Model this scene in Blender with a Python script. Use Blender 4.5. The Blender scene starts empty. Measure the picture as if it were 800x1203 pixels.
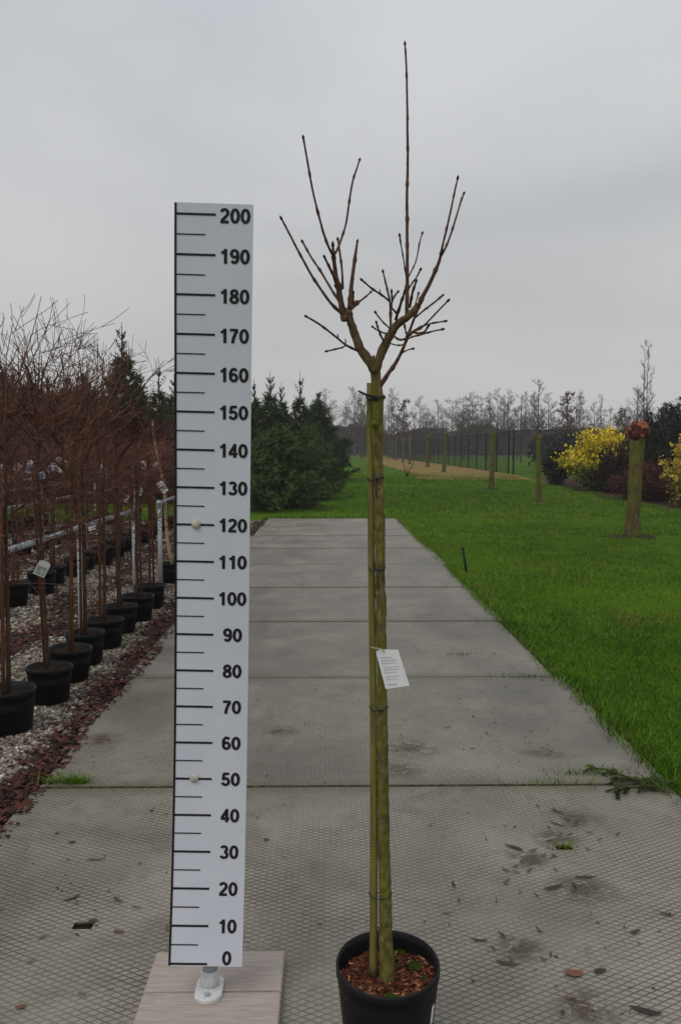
import bpy, bmesh, math, random
import numpy as np
from mathutils import Vector, Matrix, noise as mnoise

R = math.radians
scene = bpy.context.scene
COL = scene.collection
# ------------------------------------------------------------------ camera, sky, sun, exposure
HC = 1.55; FPX = 1060.0; PITCH = R(4.02); YAW = R(0.865)
cam_d = bpy.data.cameras.new('camera'); cam = bpy.data.objects.new('camera', cam_d); COL.objects.link(cam)
cam.location = (0, 0, HC); cam.rotation_euler = (R(90) - PITCH, 0, -YAW)
cam_d.sensor_fit = 'VERTICAL'; cam_d.sensor_height = 36.0; cam_d.lens = FPX / 1203.0 * 36.0
cam_d.clip_start = 0.05; cam_d.clip_end = 2000
scene.camera = cam
scene.view_settings.view_transform = 'Standard'; scene.view_settings.look = 'None'
scene.view_settings.exposure = 0.0; scene.view_settings.gamma = 1.0; scene.view_settings.use_curve_mapping = False

SUN_EL, SUN_AZ = R(56), R(215)          # soft light from behind and to the left of the viewer
world = bpy.data.worlds.new('World'); scene.world = world; world.use_nodes = True
def build_world():
    nt = world.node_tree; N = nt.nodes; L = nt.links; N.clear()
    out = N.new('ShaderNodeOutputWorld'); bg = N.new('ShaderNodeBackground')
    sky = N.new('ShaderNodeTexSky'); sky.sky_type = 'NISHITA'; sky.sun_disc = False
    sky.sun_elevation = SUN_EL; sky.sun_rotation = SUN_AZ; sky.air_density = 2.0; sky.dust_density = 5.0
    tc = N.new('ShaderNodeTexCoord'); mp = N.new('ShaderNodeMapping'); mp.inputs['Scale'].default_value = (1.0, 1.0, 2.6)
    mp.inputs['Location'].default_value = (3.4, 0.7, 0.2)
    nz = N.new('ShaderNodeTexNoise'); nz.inputs['Scale'].default_value = 1.5; nz.inputs['Detail'].default_value = 5; nz.inputs['Roughness'].default_value = 0.44
    nz.inputs['Distortion'].default_value = 0.5
    rp = N.new('ShaderNodeValToRGB'); e = rp.color_ramp.elements
    e[0].position = 0.30; e[0].color = (4.85, 4.92, 5.10, 1); e[1].position = 0.68; e[1].color = (7.0, 7.0, 7.0, 1)
    mx = N.new('ShaderNodeMix'); mx.data_type = 'RGBA'; mx.inputs['Factor'].default_value = 0.04
    L.new(tc.outputs['Generated'], mp.inputs['Vector']); L.new(mp.outputs['Vector'], nz.inputs['Vector'])
    L.new(nz.outputs['Fac'], rp.inputs['Fac'])
    sp = N.new('ShaderNodeSeparateXYZ'); L.new(tc.outputs['Generated'], sp.inputs[0]); r2 = N.new('ShaderNodeValToRGB'); q = r2.color_ramp.elements
    q[0].position = 0.0; q[0].color = (1.0, 1.0, 0.965, 1); q[1].position = 0.55; q[1].color = (0.90, 0.925, 1.0, 1); L.new(sp.outputs['Z'], r2.inputs['Fac'])
    mm = N.new('ShaderNodeMix'); mm.data_type = 'RGBA'; mm.blend_type = 'MULTIPLY'; mm.inputs['Factor'].default_value = 1.0
    L.new(rp.outputs['Color'], mm.inputs[6]); L.new(r2.outputs['Color'], mm.inputs[7]); L.new(mm.outputs[2], mx.inputs[6]); L.new(sky.outputs['Color'], mx.inputs[7])
    L.new(mx.outputs[2], bg.inputs['Color']); bg.inputs['Strength'].default_value = 0.10
    L.new(bg.outputs['Background'], out.inputs['Surface'])
build_world()
sun_d = bpy.data.lights.new('sun', 'SUN'); sun = bpy.data.objects.new('sun', sun_d); COL.objects.link(sun)
sun_d.energy = 0.95; sun_d.angle = R(35); sun_d.color = (1.0, 0.97, 0.93)
_sv = Vector((math.sin(SUN_AZ) * math.cos(SUN_EL), math.cos(SUN_AZ) * math.cos(SUN_EL), math.sin(SUN_EL)))
sun.rotation_euler = _sv.to_track_quat('Z', 'Y').to_euler(); sun.location = (0, 0, 30)

# ------------------------------------------------------------------ measuring helpers: where a sight line meets a plane
FW = Vector((math.sin(YAW) * math.cos(PITCH), math.cos(YAW) * math.cos(PITCH), -math.sin(PITCH)))
RT = Vector((math.cos(YAW), -math.sin(YAW), 0)); UP = RT.cross(FW)
CAM = Vector((0, 0, HC))
def ray(px, py): return FW + RT * ((px - 400) / FPX) - UP * ((py - 601.5) / FPX)
def at(px, py, Y):
    d = ray(px, py); return CAM + d * (Y / d.y)
def on_z(px, py, z=0.0):
    d = ray(px, py); return CAM + d * ((z - HC) / d.z)
def wpx(w, p): return w * ((Vector(p) - CAM).dot(FW)) / FPX      # size in metres of w pixels at p
def smooth(a, b, x):
    t = min(1, max(0, (x - a) / (b - a))); return t * t * (3 - 2 * t)
GZ0 = -0.018
def gz(y): return GZ0 + 0.42 * smooth(24, 42, y)
def on_ground(px, py):
    d = ray(px, py); t = 5.0
    for k in range(60):
        p = CAM + d * t
        t += (p.z - gz(p.y)) / max(1e-4, -d.z) * 0.6
        t = min(max(t, 1), 400)
    return CAM + d * t

# ------------------------------------------------------------------ object helpers
def tag(o, label=None, cat=None, group=None, kind=None):
    if label: o['label'] = label
    if cat: o['category'] = cat
    if group: o['group'] = group
    if kind: o['kind'] = kind
    return o
def empty(name, loc=(0, 0, 0), rz=0.0):
    o = bpy.data.objects.new(name, None); COL.objects.link(o); o.empty_display_size = 0.1
    o.location = loc; o.rotation_euler = (0, 0, rz); return o
def link(name, me, parent=None, loc=(0, 0, 0), rot=(0, 0, 0), scale=(1, 1, 1)):
    o = bpy.data.objects.new(name, me); COL.objects.link(o); o.parent = parent
    o.location = loc; o.rotation_euler = rot; o.scale = scale; return o
class MB:
    def __init__(s): s.v = []; s.f = []; s.a = []; s.cur = 0.5
    def add(s, vs, fs, a=None):
        b = len(s.v); s.v.extend([tuple(p) for p in vs]); s.f.extend([tuple(i + b for i in f) for f in fs])
        s.a.extend([s.cur if a is None else a] * len(vs))
    def box(s, x0, x1, y0, y1, z0, z1, a=None):
        s.add([(x0,y0,z0),(x1,y0,z0),(x1,y1,z0),(x0,y1,z0),(x0,y0,z1),(x1,y0,z1),(x1,y1,z1),(x0,y1,z1)],
              [(3,2,1,0),(4,5,6,7),(0,1,5,4),(1,2,6,5),(2,3,7,6),(3,0,4,7)], a)
    def tube(s, pts, rad, n=6, cap=True, a=None, rough=0.0, rsc=60.0):
        pts = [Vector(p) for p in pts]; m = len(pts); vs = []
        for i, p in enumerate(pts):
            t = (pts[min(i + 1, m - 1)] - pts[max(i - 1, 0)])
            t = t.normalized() if t.length > 1e-9 else Vector((0, 0, 1))
            ref = Vector((0, 1, 0)) if abs(t.y) < 0.9 else Vector((1, 0, 0))
            u = t.cross(ref).normalized(); w = t.cross(u)
            r = rad[i] if not isinstance(rad, (int, float)) else rad
            for k in range(n):
                c, q = math.cos(2 * math.pi * k / n), math.sin(2 * math.pi * k / n)
                rr = r * (1 + rough * (mnoise.noise((p + (u * c + w * q) * r) * rsc) + 0.5 * mnoise.noise((p + (u * c + w * q) * r) * rsc * 2.7))) if rough else r
                vs.append(p + (u * c + w * q) * rr)
        fs = []
        for i in range(m - 1):
            for k in range(n):
                k2 = (k + 1) % n
                fs.append((i * n + k, i * n + k2, (i + 1) * n + k2, (i + 1) * n + k))
        if cap:
            fs.append(tuple(range(n - 1, -1, -1))); fs.append(tuple((m - 1) * n + k for k in range(n)))
        s.add(vs, fs, a)
    def lathe(s, prof, n=24, c=(0, 0, 0), a=None):
        vs = []; fs = []
        for (r, z) in prof:
            for k in range(n):
                t = 2 * math.pi * k / n; vs.append((c[0] + r * math.cos(t), c[1] + r * math.sin(t), c[2] + z))
        for i in range(len(prof) - 1):
            for k in range(n):
                k2 = (k + 1) % n; fs.append((i * n + k, i * n + k2, (i + 1) * n + k2, (i + 1) * n + k))
        s.add(vs, fs, a)
    def mesh(s, name, mat, smooth_=False):
        me = bpy.data.meshes.new(name); me.from_pydata(s.v, [], s.f)
        at_ = me.attributes.new('var', 'FLOAT', 'POINT'); at_.data.foreach_set('value', np.array(s.a, dtype=np.float32))
        if mat: me.materials.append(mat)
        if smooth_: me.polygons.foreach_set('use_smooth', [True] * len(me.polygons))
        me.update(); return me
    def build(s, name, mat, parent=None, smooth_=False, loc=(0, 0, 0)):
        return link(name, s.mesh(name, mat, smooth_), parent, loc)
def np_mesh(name, verts, nper, faces, var, mat):
    """many small pieces: verts (N, nper, 3), faces = one index list for a piece (all same length)"""
    N = len(verts); V = verts.reshape(-1, 3).astype(np.float32); F = np.array(faces); k = F.shape[1]
    FF = (F[None] + (np.arange(N) * nper)[:, None, None]).reshape(-1, k)
    me = bpy.data.meshes.new(name); me.vertices.add(len(V)); me.vertices.foreach_set('co', V.ravel())
    me.loops.add(FF.size); me.loops.foreach_set('vertex_index', FF.ravel().astype(np.int32))
    me.polygons.add(len(FF)); me.polygons.foreach_set('loop_start', (np.arange(len(FF)) * k).astype(np.int32))
    me.polygons.foreach_set('loop_total', np.full(len(FF), k, dtype=np.int32))
    a_ = me.attributes.new('var', 'FLOAT', 'POINT'); a_.data.foreach_set('value', np.repeat(var, nper).astype(np.float32))
    me.materials.append(mat); me.update(calc_edges=True); me.validate(); return me
def ordinal(i):
    return ['first','second','third','fourth','fifth','sixth','seventh','eighth','ninth','tenth','eleventh','twelfth','thirteenth','fourteenth','fifteenth','sixteenth','seventeenth','eighteenth','nineteenth','twentieth','twenty-first','twenty-second','twenty-third','twenty-fourth','twenty-fifth','twenty-sixth','twenty-seventh','twenty-eighth','twenty-ninth','thirtieth'][i]
# bevelled box mesh
def bev_box(name, sx, sy, sz, b, mat, seg=2):
    bm = bmesh.new(); bmesh.ops.create_cube(bm, size=1.0)
    for v in bm.verts: v.co = Vector((v.co.x * sx, v.co.y * sy, v.co.z * sz))
    bmesh.ops.bevel(bm, geom=list(bm.edges), offset=b, segments=seg, affect='EDGES')
    me = bpy.data.meshes.new(name); bm.to_mesh(me); bm.free(); me.materials.append(mat); return me

# ------------------------------------------------------------------ materials
def lin(*c): return tuple(((x / 255) / 12.92 if x / 255 <= 0.04045 else ((x / 255 + 0.055) / 1.055) ** 2.4) for x in c) + (1,)
class NT:
    def __init__(s, name):
        s.m = bpy.data.materials.new(name); s.m.use_nodes = True; s.nt = s.m.node_tree
        s.N = s.nt.nodes; s.L = s.nt.links; s.b = s.N['Principled BSDF']; s.tc = s.N.new('ShaderNodeTexCoord')
    def new(s, t, **kw):
        n = s.N.new(t)
        for k, v in kw.items():
            if k in n.inputs: n.inputs[k].default_value = v
            else: setattr(n, k, v)
        return n
    def noise(s, scale, detail=4, rough=0.55, vec=None, dist=0.0):
        n = s.N.new('ShaderNodeTexNoise'); n.inputs['Scale'].default_value = scale; n.inputs['Detail'].default_value = detail
        n.inputs['Roughness'].default_value = rough; n.inputs['Distortion'].default_value = dist
        s.L.new(vec or s.tc.outputs['Object'], n.inputs['Vector']); return n.outputs['Fac']
    def ramp(s, fac, stops):
        r = s.N.new('ShaderNodeValToRGB'); e = r.color_ramp.elements
        while len(e) < len(stops): e.new(0.5)
        for k, (p, c) in enumerate(stops):
            e[k].position = p; e[k].color = c if len(c) == 4 else tuple(c) + (1,)
        s.L.new(fac, r.inputs['Fac']); return r.outputs['Color']
    def mix(s, fac, a, b, mode='MIX'):
        n = s.N.new('ShaderNodeMix'); n.data_type = 'RGBA'; n.blend_type = mode
        if isinstance(fac, (int, float)): n.inputs['Factor'].default_value = fac
        else: s.L.new(fac, n.inputs['Factor'])
        for i, x in ((6, a), (7, b)):
            if isinstance(x, tuple): n.inputs[i].default_value = x if len(x) == 4 else x + (1,)
            else: s.L.new(x, n.inputs[i])
        return n.outputs[2]
    def math(s, op, a, b=None, clamp=False):
        n = s.N.new('ShaderNodeMath'); n.operation = op; n.use_clamp = clamp
        for i, x in ((0, a), (1, b)):
            if x is None: continue
            if isinstance(x, (int, float)): n.inputs[i].default_value = x
            else: s.L.new(x, n.inputs[i])
        return n.outputs[0]
    def attr(s, name='var'):
        n = s.N.new('ShaderNodeAttribute'); n.attribute_name = name; return n.outputs['Fac']
    def scaled(s, sx, sy, sz, src='Object'):
        n = s.N.new('ShaderNodeMapping'); n.inputs['Scale'].default_value = (sx, sy, sz)
        s.L.new(s.tc.outputs[src], n.inputs['Vector']); return n.outputs['Vector']
    def scaled2(s, vec, sx, sy, sz):
        n = s.N.new('ShaderNodeMapping'); n.inputs['Scale'].default_value = (sx, sy, sz); s.L.new(vec, n.inputs['Vector']); return n.outputs['Vector']
    def set(s, color=None, rough=0.7, spec=0.3, height=None, bump=0.3, dist=0.01, metal=0.0):
        if color is not None:
            if isinstance(color, tuple): s.b.inputs['Base Color'].default_value = color
            else: s.L.new(color, s.b.inputs['Base Color'])
        if isinstance(rough, (int, float)): s.b.inputs['Roughness'].default_value = rough
        else: s.L.new(rough, s.b.inputs['Roughness'])
        s.b.inputs['Specular IOR Level'].default_value = spec; s.b.inputs['Metallic'].default_value = metal
        if height is not None:
            n = s.N.new('ShaderNodeBump'); n.inputs['Strength'].default_value = bump; n.inputs['Distance'].default_value = dist
            s.L.new(height, n.inputs['Height']); s.L.new(n.outputs['Normal'], s.b.inputs['Normal'])
        return s.m
def m_noise(name, c1, c2, scale=20, rough=0.8, spec=0.25, bump=0.3, dist=0.01, stretch=(1, 1, 1), c3=None, detail=5):
    t = NT(name); v = t.scaled(*stretch); f = t.noise(scale, detail, 0.6, v)
    st = [(0.32, c1), (0.68, c2)] if c3 is None else [(0.3, c1), (0.5, c2), (0.7, c3)]
    return t.set(t.ramp(f, st), rough, spec, f, bump, dist)
def m_var(name, stops, rough=0.8, spec=0.2, scale=30, amt=0.25, trans=0.0):
    t = NT(name); c = t.ramp(t.attr(), stops); f = t.noise(scale, 3)
    c = t.mix(amt, c, t.ramp(f, [(0.3, (0.25, 0.25, 0.25)), (0.7, (1.0, 1.0, 1.0))]), 'MULTIPLY')
    m = t.set(c, rough, spec)
    if trans: t.b.inputs['Subsurface Weight'].default_value = 0.0
    return m
M = {}
# plates: pressed diamond tread, worn and stained
def mat_plate():
    t = NT('plate'); sep = t.N.new('ShaderNodeSeparateXYZ'); oi = t.N.new('ShaderNodeObjectInfo')
    wn = t.N.new('ShaderNodeTexNoise'); wn.inputs['Scale'].default_value = 3.0; wn.inputs['Detail'].default_value = 2
    geo = t.N.new('ShaderNodeNewGeometry'); P = geo.outputs['Position']
    t.L.new(P, sep.inputs[0]); t.L.new(P, wn.inputs['Vector'])
    wob = t.math('MULTIPLY', t.math('SUBTRACT', t.noise(9, 2, 0.5, P), 0.5), 0.14)
    u = t.math('ADD', t.math('DIVIDE', sep.outputs['X'], 0.046), wob); v = t.math('ADD', t.math('DIVIDE', sep.outputs['Y'], 0.027), t.math('MULTIPLY', wob, 0.6))
    def line(op):
        w = t.math(op, u, v); w = t.math('FRACT', w); w = t.math('SUBTRACT', w, 0.5); return t.math('ABSOLUTE', w)
    d1 = line('ADD'); d2 = line('SUBTRACT'); d = t.math('MAXIMUM', d1, d2)      # 0.5 on a groove
    g = t.N.new('ShaderNodeMapRange'); g.interpolation_type = 'SMOOTHSTEP'
    t.L.new(d, g.inputs['Value']); g.inputs['From Min'].default_value = 0.33; g.inputs['From Max'].default_value = 0.47
    groove = g.outputs['Result']
    wear = t.noise(1.3, 6, 0.62, P, 0.4); fine = t.noise(60, 4, 0.7, P); mid = t.noise(7, 5, 0.65, P, 0.6)
    base = t.ramp(wear, [(0.3, lin(117, 112, 98)), (0.5, lin(147, 141, 126)), (0.72, lin(168, 163, 149))])
    base = t.mix(0.45, base, t.ramp(fine, [(0.25, (0.5, 0.49, 0.46)), (0.75, (1.0, 1.0, 1.0))]), 'MULTIPLY')
    base = t.mix(t.math('MULTIPLY', t.ramp(mid, [(0.54, (0, 0, 0)), (0.72, (1, 1, 1))]), 0.55), base, lin(98, 90, 74))
    ob = t.math('MULTIPLY_ADD', oi.outputs['Random'], 0.22); 
    t.N[-1].inputs[2].default_value = 0.88
    hs = t.N.new('ShaderNodeHueSaturation'); t.L.new(base, hs.inputs['Color']); t.L.new(ob, hs.inputs['Value']); base = hs.outputs['Color']
    # the dirt in the grooves is washed out in patches
    ga = t.math('MULTIPLY', groove, t.ramp(t.noise(2.2, 4, 0.6, P), [(0.36, (0.34, 0.34, 0.34)), (0.62, (0.95, 0.95, 0.95))]))
    base = t.mix(ga, base, lin(72, 67, 55))
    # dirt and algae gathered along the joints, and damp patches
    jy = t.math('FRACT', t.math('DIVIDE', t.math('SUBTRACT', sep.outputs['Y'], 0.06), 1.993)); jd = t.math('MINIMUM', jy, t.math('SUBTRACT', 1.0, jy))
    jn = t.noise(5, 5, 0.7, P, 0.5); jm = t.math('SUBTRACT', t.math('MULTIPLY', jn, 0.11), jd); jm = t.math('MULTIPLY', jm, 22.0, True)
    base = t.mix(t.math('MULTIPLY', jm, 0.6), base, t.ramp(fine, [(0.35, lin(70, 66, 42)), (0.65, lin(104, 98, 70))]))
    damp = t.noise(0.8, 6, 0.66, t.scaled2(P, 1.5, 0.5, 1.0), 1.0); base = t.mix(t.math('MULTIPLY', t.ramp(damp, [(0.50, (0, 0, 0)), (0.66, (1, 1, 1))]), 0.38), base, lin(72, 68, 58))
    spot = t.noise(34, 4, 0.75, P); base = t.mix(t.math('MULTIPLY', t.ramp(spot, [(0.64, (0, 0, 0)), (0.72, (1, 1, 1))]), 0.5), base, lin(70, 62, 48))
    # trodden mud smears
    brk = t.noise(16, 5, 0.7, P, 0.8)
    for (px, py, r) in ((677, 962, 0.11), (682, 1046, 0.12), (612, 1115, 0.08), (655, 985, 0.10), (480, 880, 0.15), (640, 885, 0.10), (690, 1185, 0.10), (470, 905, 0.12), (620, 1010, 0.09), (330, 860, 0.10), (120, 870, 0.12)):
        c = on_z(px, py); dn = t.N.new('ShaderNodeVectorMath'); dn.operation = 'DISTANCE'; t.L.new(P, dn.inputs[0]); dn.inputs[1].default_value = (c.x, c.y, 0)
        f = t.math('SUBTRACT', 1.0, t.math('DIVIDE', dn.outputs['Value'], r * 1.2), True); f = t.math('MULTIPLY', f, t.ramp(brk, [(0.38, (0, 0, 0)), (0.54, (1, 1, 1))])); f = t.math('MULTIPLY', f, 1.5, True)
        base = t.mix(f, base, t.ramp(fine, [(0.35, lin(58, 48, 36)), (0.65, lin(92, 80, 60))]))
    h = t.math('ADD', t.math('MULTIPLY', groove, -1.0), t.math('MULTIPLY', fine, 0.35))
    rough = t.ramp(wear, [(0.3, (0.42, 0.42, 0.42)), (0.7, (0.60, 0.60, 0.60))])
    return t.set(base, rough, 0.38, h, 0.5, 0.004)
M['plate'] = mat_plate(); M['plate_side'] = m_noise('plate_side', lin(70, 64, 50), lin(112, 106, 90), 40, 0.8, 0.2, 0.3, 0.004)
def mat_lawn():
    t = NT('lawn'); geo = t.N.new('ShaderNodeNewGeometry'); P = geo.outputs['Position']
    a = t.noise(0.35, 5, 0.6, P, 0.5); b = t.noise(9, 5, 0.7, P); c = t.noise(55, 3, 0.7, P)
    col = t.ramp(a, [(0.3, (0.044, 0.104, 0.005)), (0.5, (0.078, 0.170, 0.007)), (0.72, (0.125, 0.225, 0.012))])
    col = t.mix(0.55, col, t.ramp(b, [(0.25, (0.6, 0.6, 0.5)), (0.75, (1.3, 1.2, 1.2))]), 'MULTIPLY')
    col = t.mix(0.6, col, t.ramp(c, [(0.25, (0.35, 0.4, 0.3)), (0.75, (1.25, 1.2, 1.2))]), 'MULTIPLY')
    return t.set(col, 0.95, 0.04, t.math('ADD', b, c), 0.8, 0.03)
M['lawn'] = mat_lawn()
def mat_ground(name, stops, s1, s2, bump=0.8, dist=0.02):
    t = NT(name); geo = t.N.new('ShaderNodeNewGeometry'); P = geo.outputs['Position']
    a = t.noise(s1, 6, 0.7, P); b = t.noise(s2, 4, 0.7, P)
    col = t.mix(0.6, t.ramp(a, stops), t.ramp(b, [(0.3, (0.3, 0.3, 0.3)), (0.7, (1.2, 1.2, 1.2))]), 'MULTIPLY')
    return t.set(col, 0.9, 0.15, t.math('ADD', a, b), bump, dist)
M['gravel_base'] = mat_ground('gravel_base', [(0.3, lin(36, 26, 20)), (0.5, lin(70, 58, 48)), (0.7, lin(120, 110, 96))], 30, 90)
M['soil'] = mat_ground('soil', [(0.3, lin(34, 26, 20)), (0.7, lin(66, 50, 38))], 18, 70)
M['mulch'] = mat_ground('mulch', [(0.3, lin(38, 26, 20)), (0.5, lin(62, 42, 32)), (0.75, lin(98, 66, 46))], 9, 40)
M['straw'] = mat_ground('straw', [(0.3, lin(98, 80, 40)), (0.5, lin(138, 116, 58)), (0.72, lin(164, 140, 78))], 1.1, 6, 0.6, 0.05)
M['pebble'] = m_var('pebble', [(0.0, lin(70, 62, 54)), (0.3, lin(112, 100, 84)), (0.55, lin(146, 135, 118)), (0.8, lin(176, 168, 152)), (1.0, lin(222, 218, 208))], 0.6, 0.35, 60, 0.3)
M['chip'] = m_var('chip', [(0.0, lin(42, 22, 18)), (0.4, lin(76, 38, 28)), (0.75, lin(98, 54, 39)), (1.0, lin(118, 84, 58))], 0.75, 0.3, 80, 0.3)
M['grass'] = m_var('grass', [(0.0, (0.038, 0.100, 0.005)), (0.45, (0.088, 0.200, 0.009)), (0.8, (0.155, 0.285, 0.016)), (0.93, (0.21, 0.19, 0.04)), (1.0, (0.20, 0.13, 0.06))], 0.7, 0.10, 12, 0.15)
M['moss'] = m_noise('moss', lin(34, 48, 16), lin(66, 84, 28), 120, 0.95, 0.1, 0.8, 0.01)
M['panel'] = m_noise('panel', lin(204, 207, 217), lin(212, 215, 224), 6, 0.42, 0.4, 0.02, 0.001)
M['panel_edge'] = m_noise('panel_edge', lin(150, 150, 152), lin(175, 175, 178), 9, 0.4, 0.5, 0.02, 0.001)
M['ink'] = m_noise('ink', lin(20, 20, 24), lin(27, 27, 31), 40, 0.5, 0.35, 0.02, 0.001)
M['bolt'] = m_noise('bolt', lin(165, 160, 140), lin(200, 198, 182), 80, 0.45, 0.5, 0.05, 0.001)
M['galv'] = m_noise('galv', lin(128, 132, 134), lin(176, 180, 182), 22, 0.48, 0.5, 0.08, 0.002, c3=lin(150, 154, 158))
M['white_metal'] = m_noise('white_metal', lin(186, 186, 184), lin(216, 216, 214), 30, 0.5, 0.4, 0.12, 0.002, c3=lin(158, 156, 150))
def mat_wood():
    t = NT('board_wood'); v = t.scaled(1.2, 14, 14); g = t.noise(9, 6, 0.65, v, 0.6); k = t.noise(5.0, 3, 0.5, None); d = t.noise(60, 4, 0.7)
    c = t.ramp(g, [(0.28, lin(150, 137, 126)), (0.5, lin(170, 158, 147)), (0.72, lin(182, 172, 163))])
    c = t.mix(t.ramp(k, [(0.62, (0, 0, 0)), (0.74, (0.5, 0.5, 0.5))]), c, lin(118, 100, 88))
    c = t.mix(t.ramp(d, [(0.66, (0, 0, 0)), (0.74, (0.7, 0.7, 0.7))]), c, lin(92, 72, 60))
    return t.set(c, 0.75, 0.25, g, 0.15, 0.003)
M['board_wood'] = mat_wood()
def mat_plastic():
    t = NT('pot_plastic'); f = t.noise(30, 4); v = t.scaled(1, 1, 0.2); s2 = t.noise(14, 3, 0.5, v)
    c = t.ramp(f, [(0.3, (0.006, 0.006, 0.007)), (0.7, (0.011, 0.011, 0.012))])
    c = t.mix(t.ramp(s2, [(0.58, (0, 0, 0)), (0.75, (0.3, 0.3, 0.3))]), c, (0.028, 0.026, 0.022))
    return t.set(c, t.ramp(f, [(0.3, (0.45,) * 3), (0.7, (0.62,) * 3)]), 0.2, f, 0.08, 0.002)
M['pot'] = mat_plastic()
def mat_bark(name, c_low, c_mid, c_hi, moss=None, moss_lo=0.48, scale=90, stretch=0.35, bump=0.6):
    t = NT(name); v = t.scaled(1, 1, stretch); f = t.noise(scale, 6, 0.68, v); b = t.noise(scale * 0.12, 4, 0.6)
    c = t.ramp(f, [(0.28, c_low), (0.5, c_mid), (0.72, c_hi)])
    bl = t.noise(scale * 0.38, 5, 0.7, v); c = t.mix(0.7, c, t.ramp(bl, [(0.30, (0.38, 0.36, 0.34)), (0.5, (0.9, 0.9, 0.9)), (0.7, (1.2, 1.2, 1.15))]), 'MULTIPLY')
    if moss:
        c = t.mix(t.math('MULTIPLY', t.ramp(b, [(moss_lo - 0.1, (0, 0, 0)), (moss_lo + 0.1, (1, 1, 1))]), 0.8), c, t.ramp(f, [(0.3, moss[0]), (0.7, moss[1])]))
    return t.set(c, 0.85, 0.2, f, bump, 0.004)
M['trunk'] = mat_bark('trunk', lin(54, 44, 30), lin(104, 88, 60), lin(146, 130, 96), (lin(76, 78, 26), lin(120, 122, 46)), 0.48, 70, 0.6, 1.0)
M['stake'] = mat_bark('stake', lin(70, 64, 34), lin(112, 104, 56), lin(138, 128, 80), (lin(92, 90, 38), lin(132, 126, 60)), 0.48, 60, 0.08, 0.3)
M['limb'] = mat_bark('limb', lin(52, 41, 30), lin(92, 74, 54), lin(124, 104, 80), (lin(78, 68, 38), lin(106, 94, 56)), 0.58, 110, 0.5, 0.5)
M['shoot'] = mat_bark('shoot', lin(58, 42, 34), lin(94, 68, 54), lin(122, 94, 76), None, 0.5, 140, 0.4, 0.6)
M['bud'] = m_noise('bud', lin(44, 30, 24), lin(76, 52, 40), 300, 0.8, 0.2, 0.3, 0.001)
M['tie'] = m_noise('tie', (0.018, 0.020, 0.014, 1), (0.05, 0.052, 0.034, 1), 90, 0.6, 0.3, 0.2, 0.002)
M['nstem'] = mat_bark('nursery_stem', lin(42, 30, 22), lin(74, 54, 38), lin(102, 78, 56), (lin(66, 62, 34), lin(92, 84, 46)), 0.60, 60, 0.25)
M['nstake'] = mat_bark('nursery_stake', lin(62, 40, 26), lin(92, 60, 38), lin(116, 80, 54), None, 0.5, 50, 0.08, 0.3)
M['ntwig'] = m_var('nursery_twig', [(0.0, lin(52, 33, 28)), (0.5, lin(90, 55, 43)), (1.0, lin(134, 94, 68))], 0.7, 0.25, 20, 0.3)
M['rtwig'] = m_var('red_twig', [(0.0, lin(68, 38, 34)), (0.5, lin(112, 64, 54)), (1.0, lin(146, 94, 76))], 0.7, 0.25, 20, 0.3)
M['birch'] = mat_bark('birch_bark', lin(96, 70, 44), lin(186, 160, 118), lin(214, 196, 158), None, 0.5, 30, 3.0, 0.2)
M['needle'] = m_var('needle', [(0.0, (0.020, 0.034, 0.011)), (0.5, (0.045, 0.074, 0.022)), (0.85, (0.078, 0.118, 0.034)), (1.0, (0.13, 0.10, 0.05))], 0.7, 0.12, 3, 0.3)
M['needle_blue'] = m_var('needle_light', [(0.0, (0.034, 0.058, 0.014)), (0.5, (0.080, 0.125, 0.032)), (0.85, (0.130, 0.180, 0.050)), (1.0, (0.18, 0.14, 0.065))], 0.7, 0.12, 3, 0.3)
M['conifer_trunk'] = mat_bark('conifer_trunk', lin(44, 34, 26), lin(74, 58, 44), lin(98, 80, 62), None, 0.5, 40, 0.3)
M['fartrunk'] = m_var('far_bark', [(0.0, lin(56, 47, 43)), (0.5, lin(80, 70, 64)), (1.0, lin(106, 96, 90))], 0.85, 0.15, 4, 0.3)
M['farmoss'] = m_var('far_bark_green', [(0.0, lin(54, 52, 38)), (0.5, lin(78, 76, 56)), (1.0, lin(98, 96, 74))], 0.85, 0.15, 4, 0.3)
M['redleaf'] = m_var('russet_leaf', [(0.0, lin(74, 42, 36)), (0.6, lin(112, 66, 54)), (1.0, lin(138, 92, 70))], 0.75, 0.2, 4, 0.2)
M['oliveleaf'] = m_var('olive_leaf', [(0.0, lin(56, 52, 30)), (0.6, lin(92, 84, 44)), (1.0, lin(128, 110, 58))], 0.75, 0.2, 4, 0.2)
M['yellowleaf'] = m_var('yellow_leaf', [(0.0, lin(66, 94, 26)), (0.35, lin(124, 138, 28)), (0.6, lin(198, 182, 26)), (1.0, lin(228, 202, 34))], 0.65, 0.25, 6, 0.15)
M['goldleaf'] = m_var('gold_leaf', [(0.0, lin(98, 100, 36)), (0.5, lin(160, 140, 44)), (1.0, lin(204, 176, 60))], 0.65, 0.25, 6, 0.15)
M['hedge'] = m_var('hedge_leaf', [(0.0, (0.010, 0.014, 0.008)), (0.6, (0.022, 0.030, 0.016)), (1.0, (0.045, 0.048, 0.026))], 0.75, 0.15, 2, 0.3)
M['darkbrown'] = m_var('dark_brown_twig', [(0.0, lin(34, 24, 22)), (0.6, lin(54, 38, 32)), (1.0, lin(76, 54, 44))], 0.75, 0.15, 6, 0.2)
M['redbrown'] = m_var('red_brown_twig', [(0.0, lin(54, 30, 26)), (0.6, lin(84, 48, 40)), (1.0, lin(112, 68, 54))], 0.75, 0.15, 6, 0.2)
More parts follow.
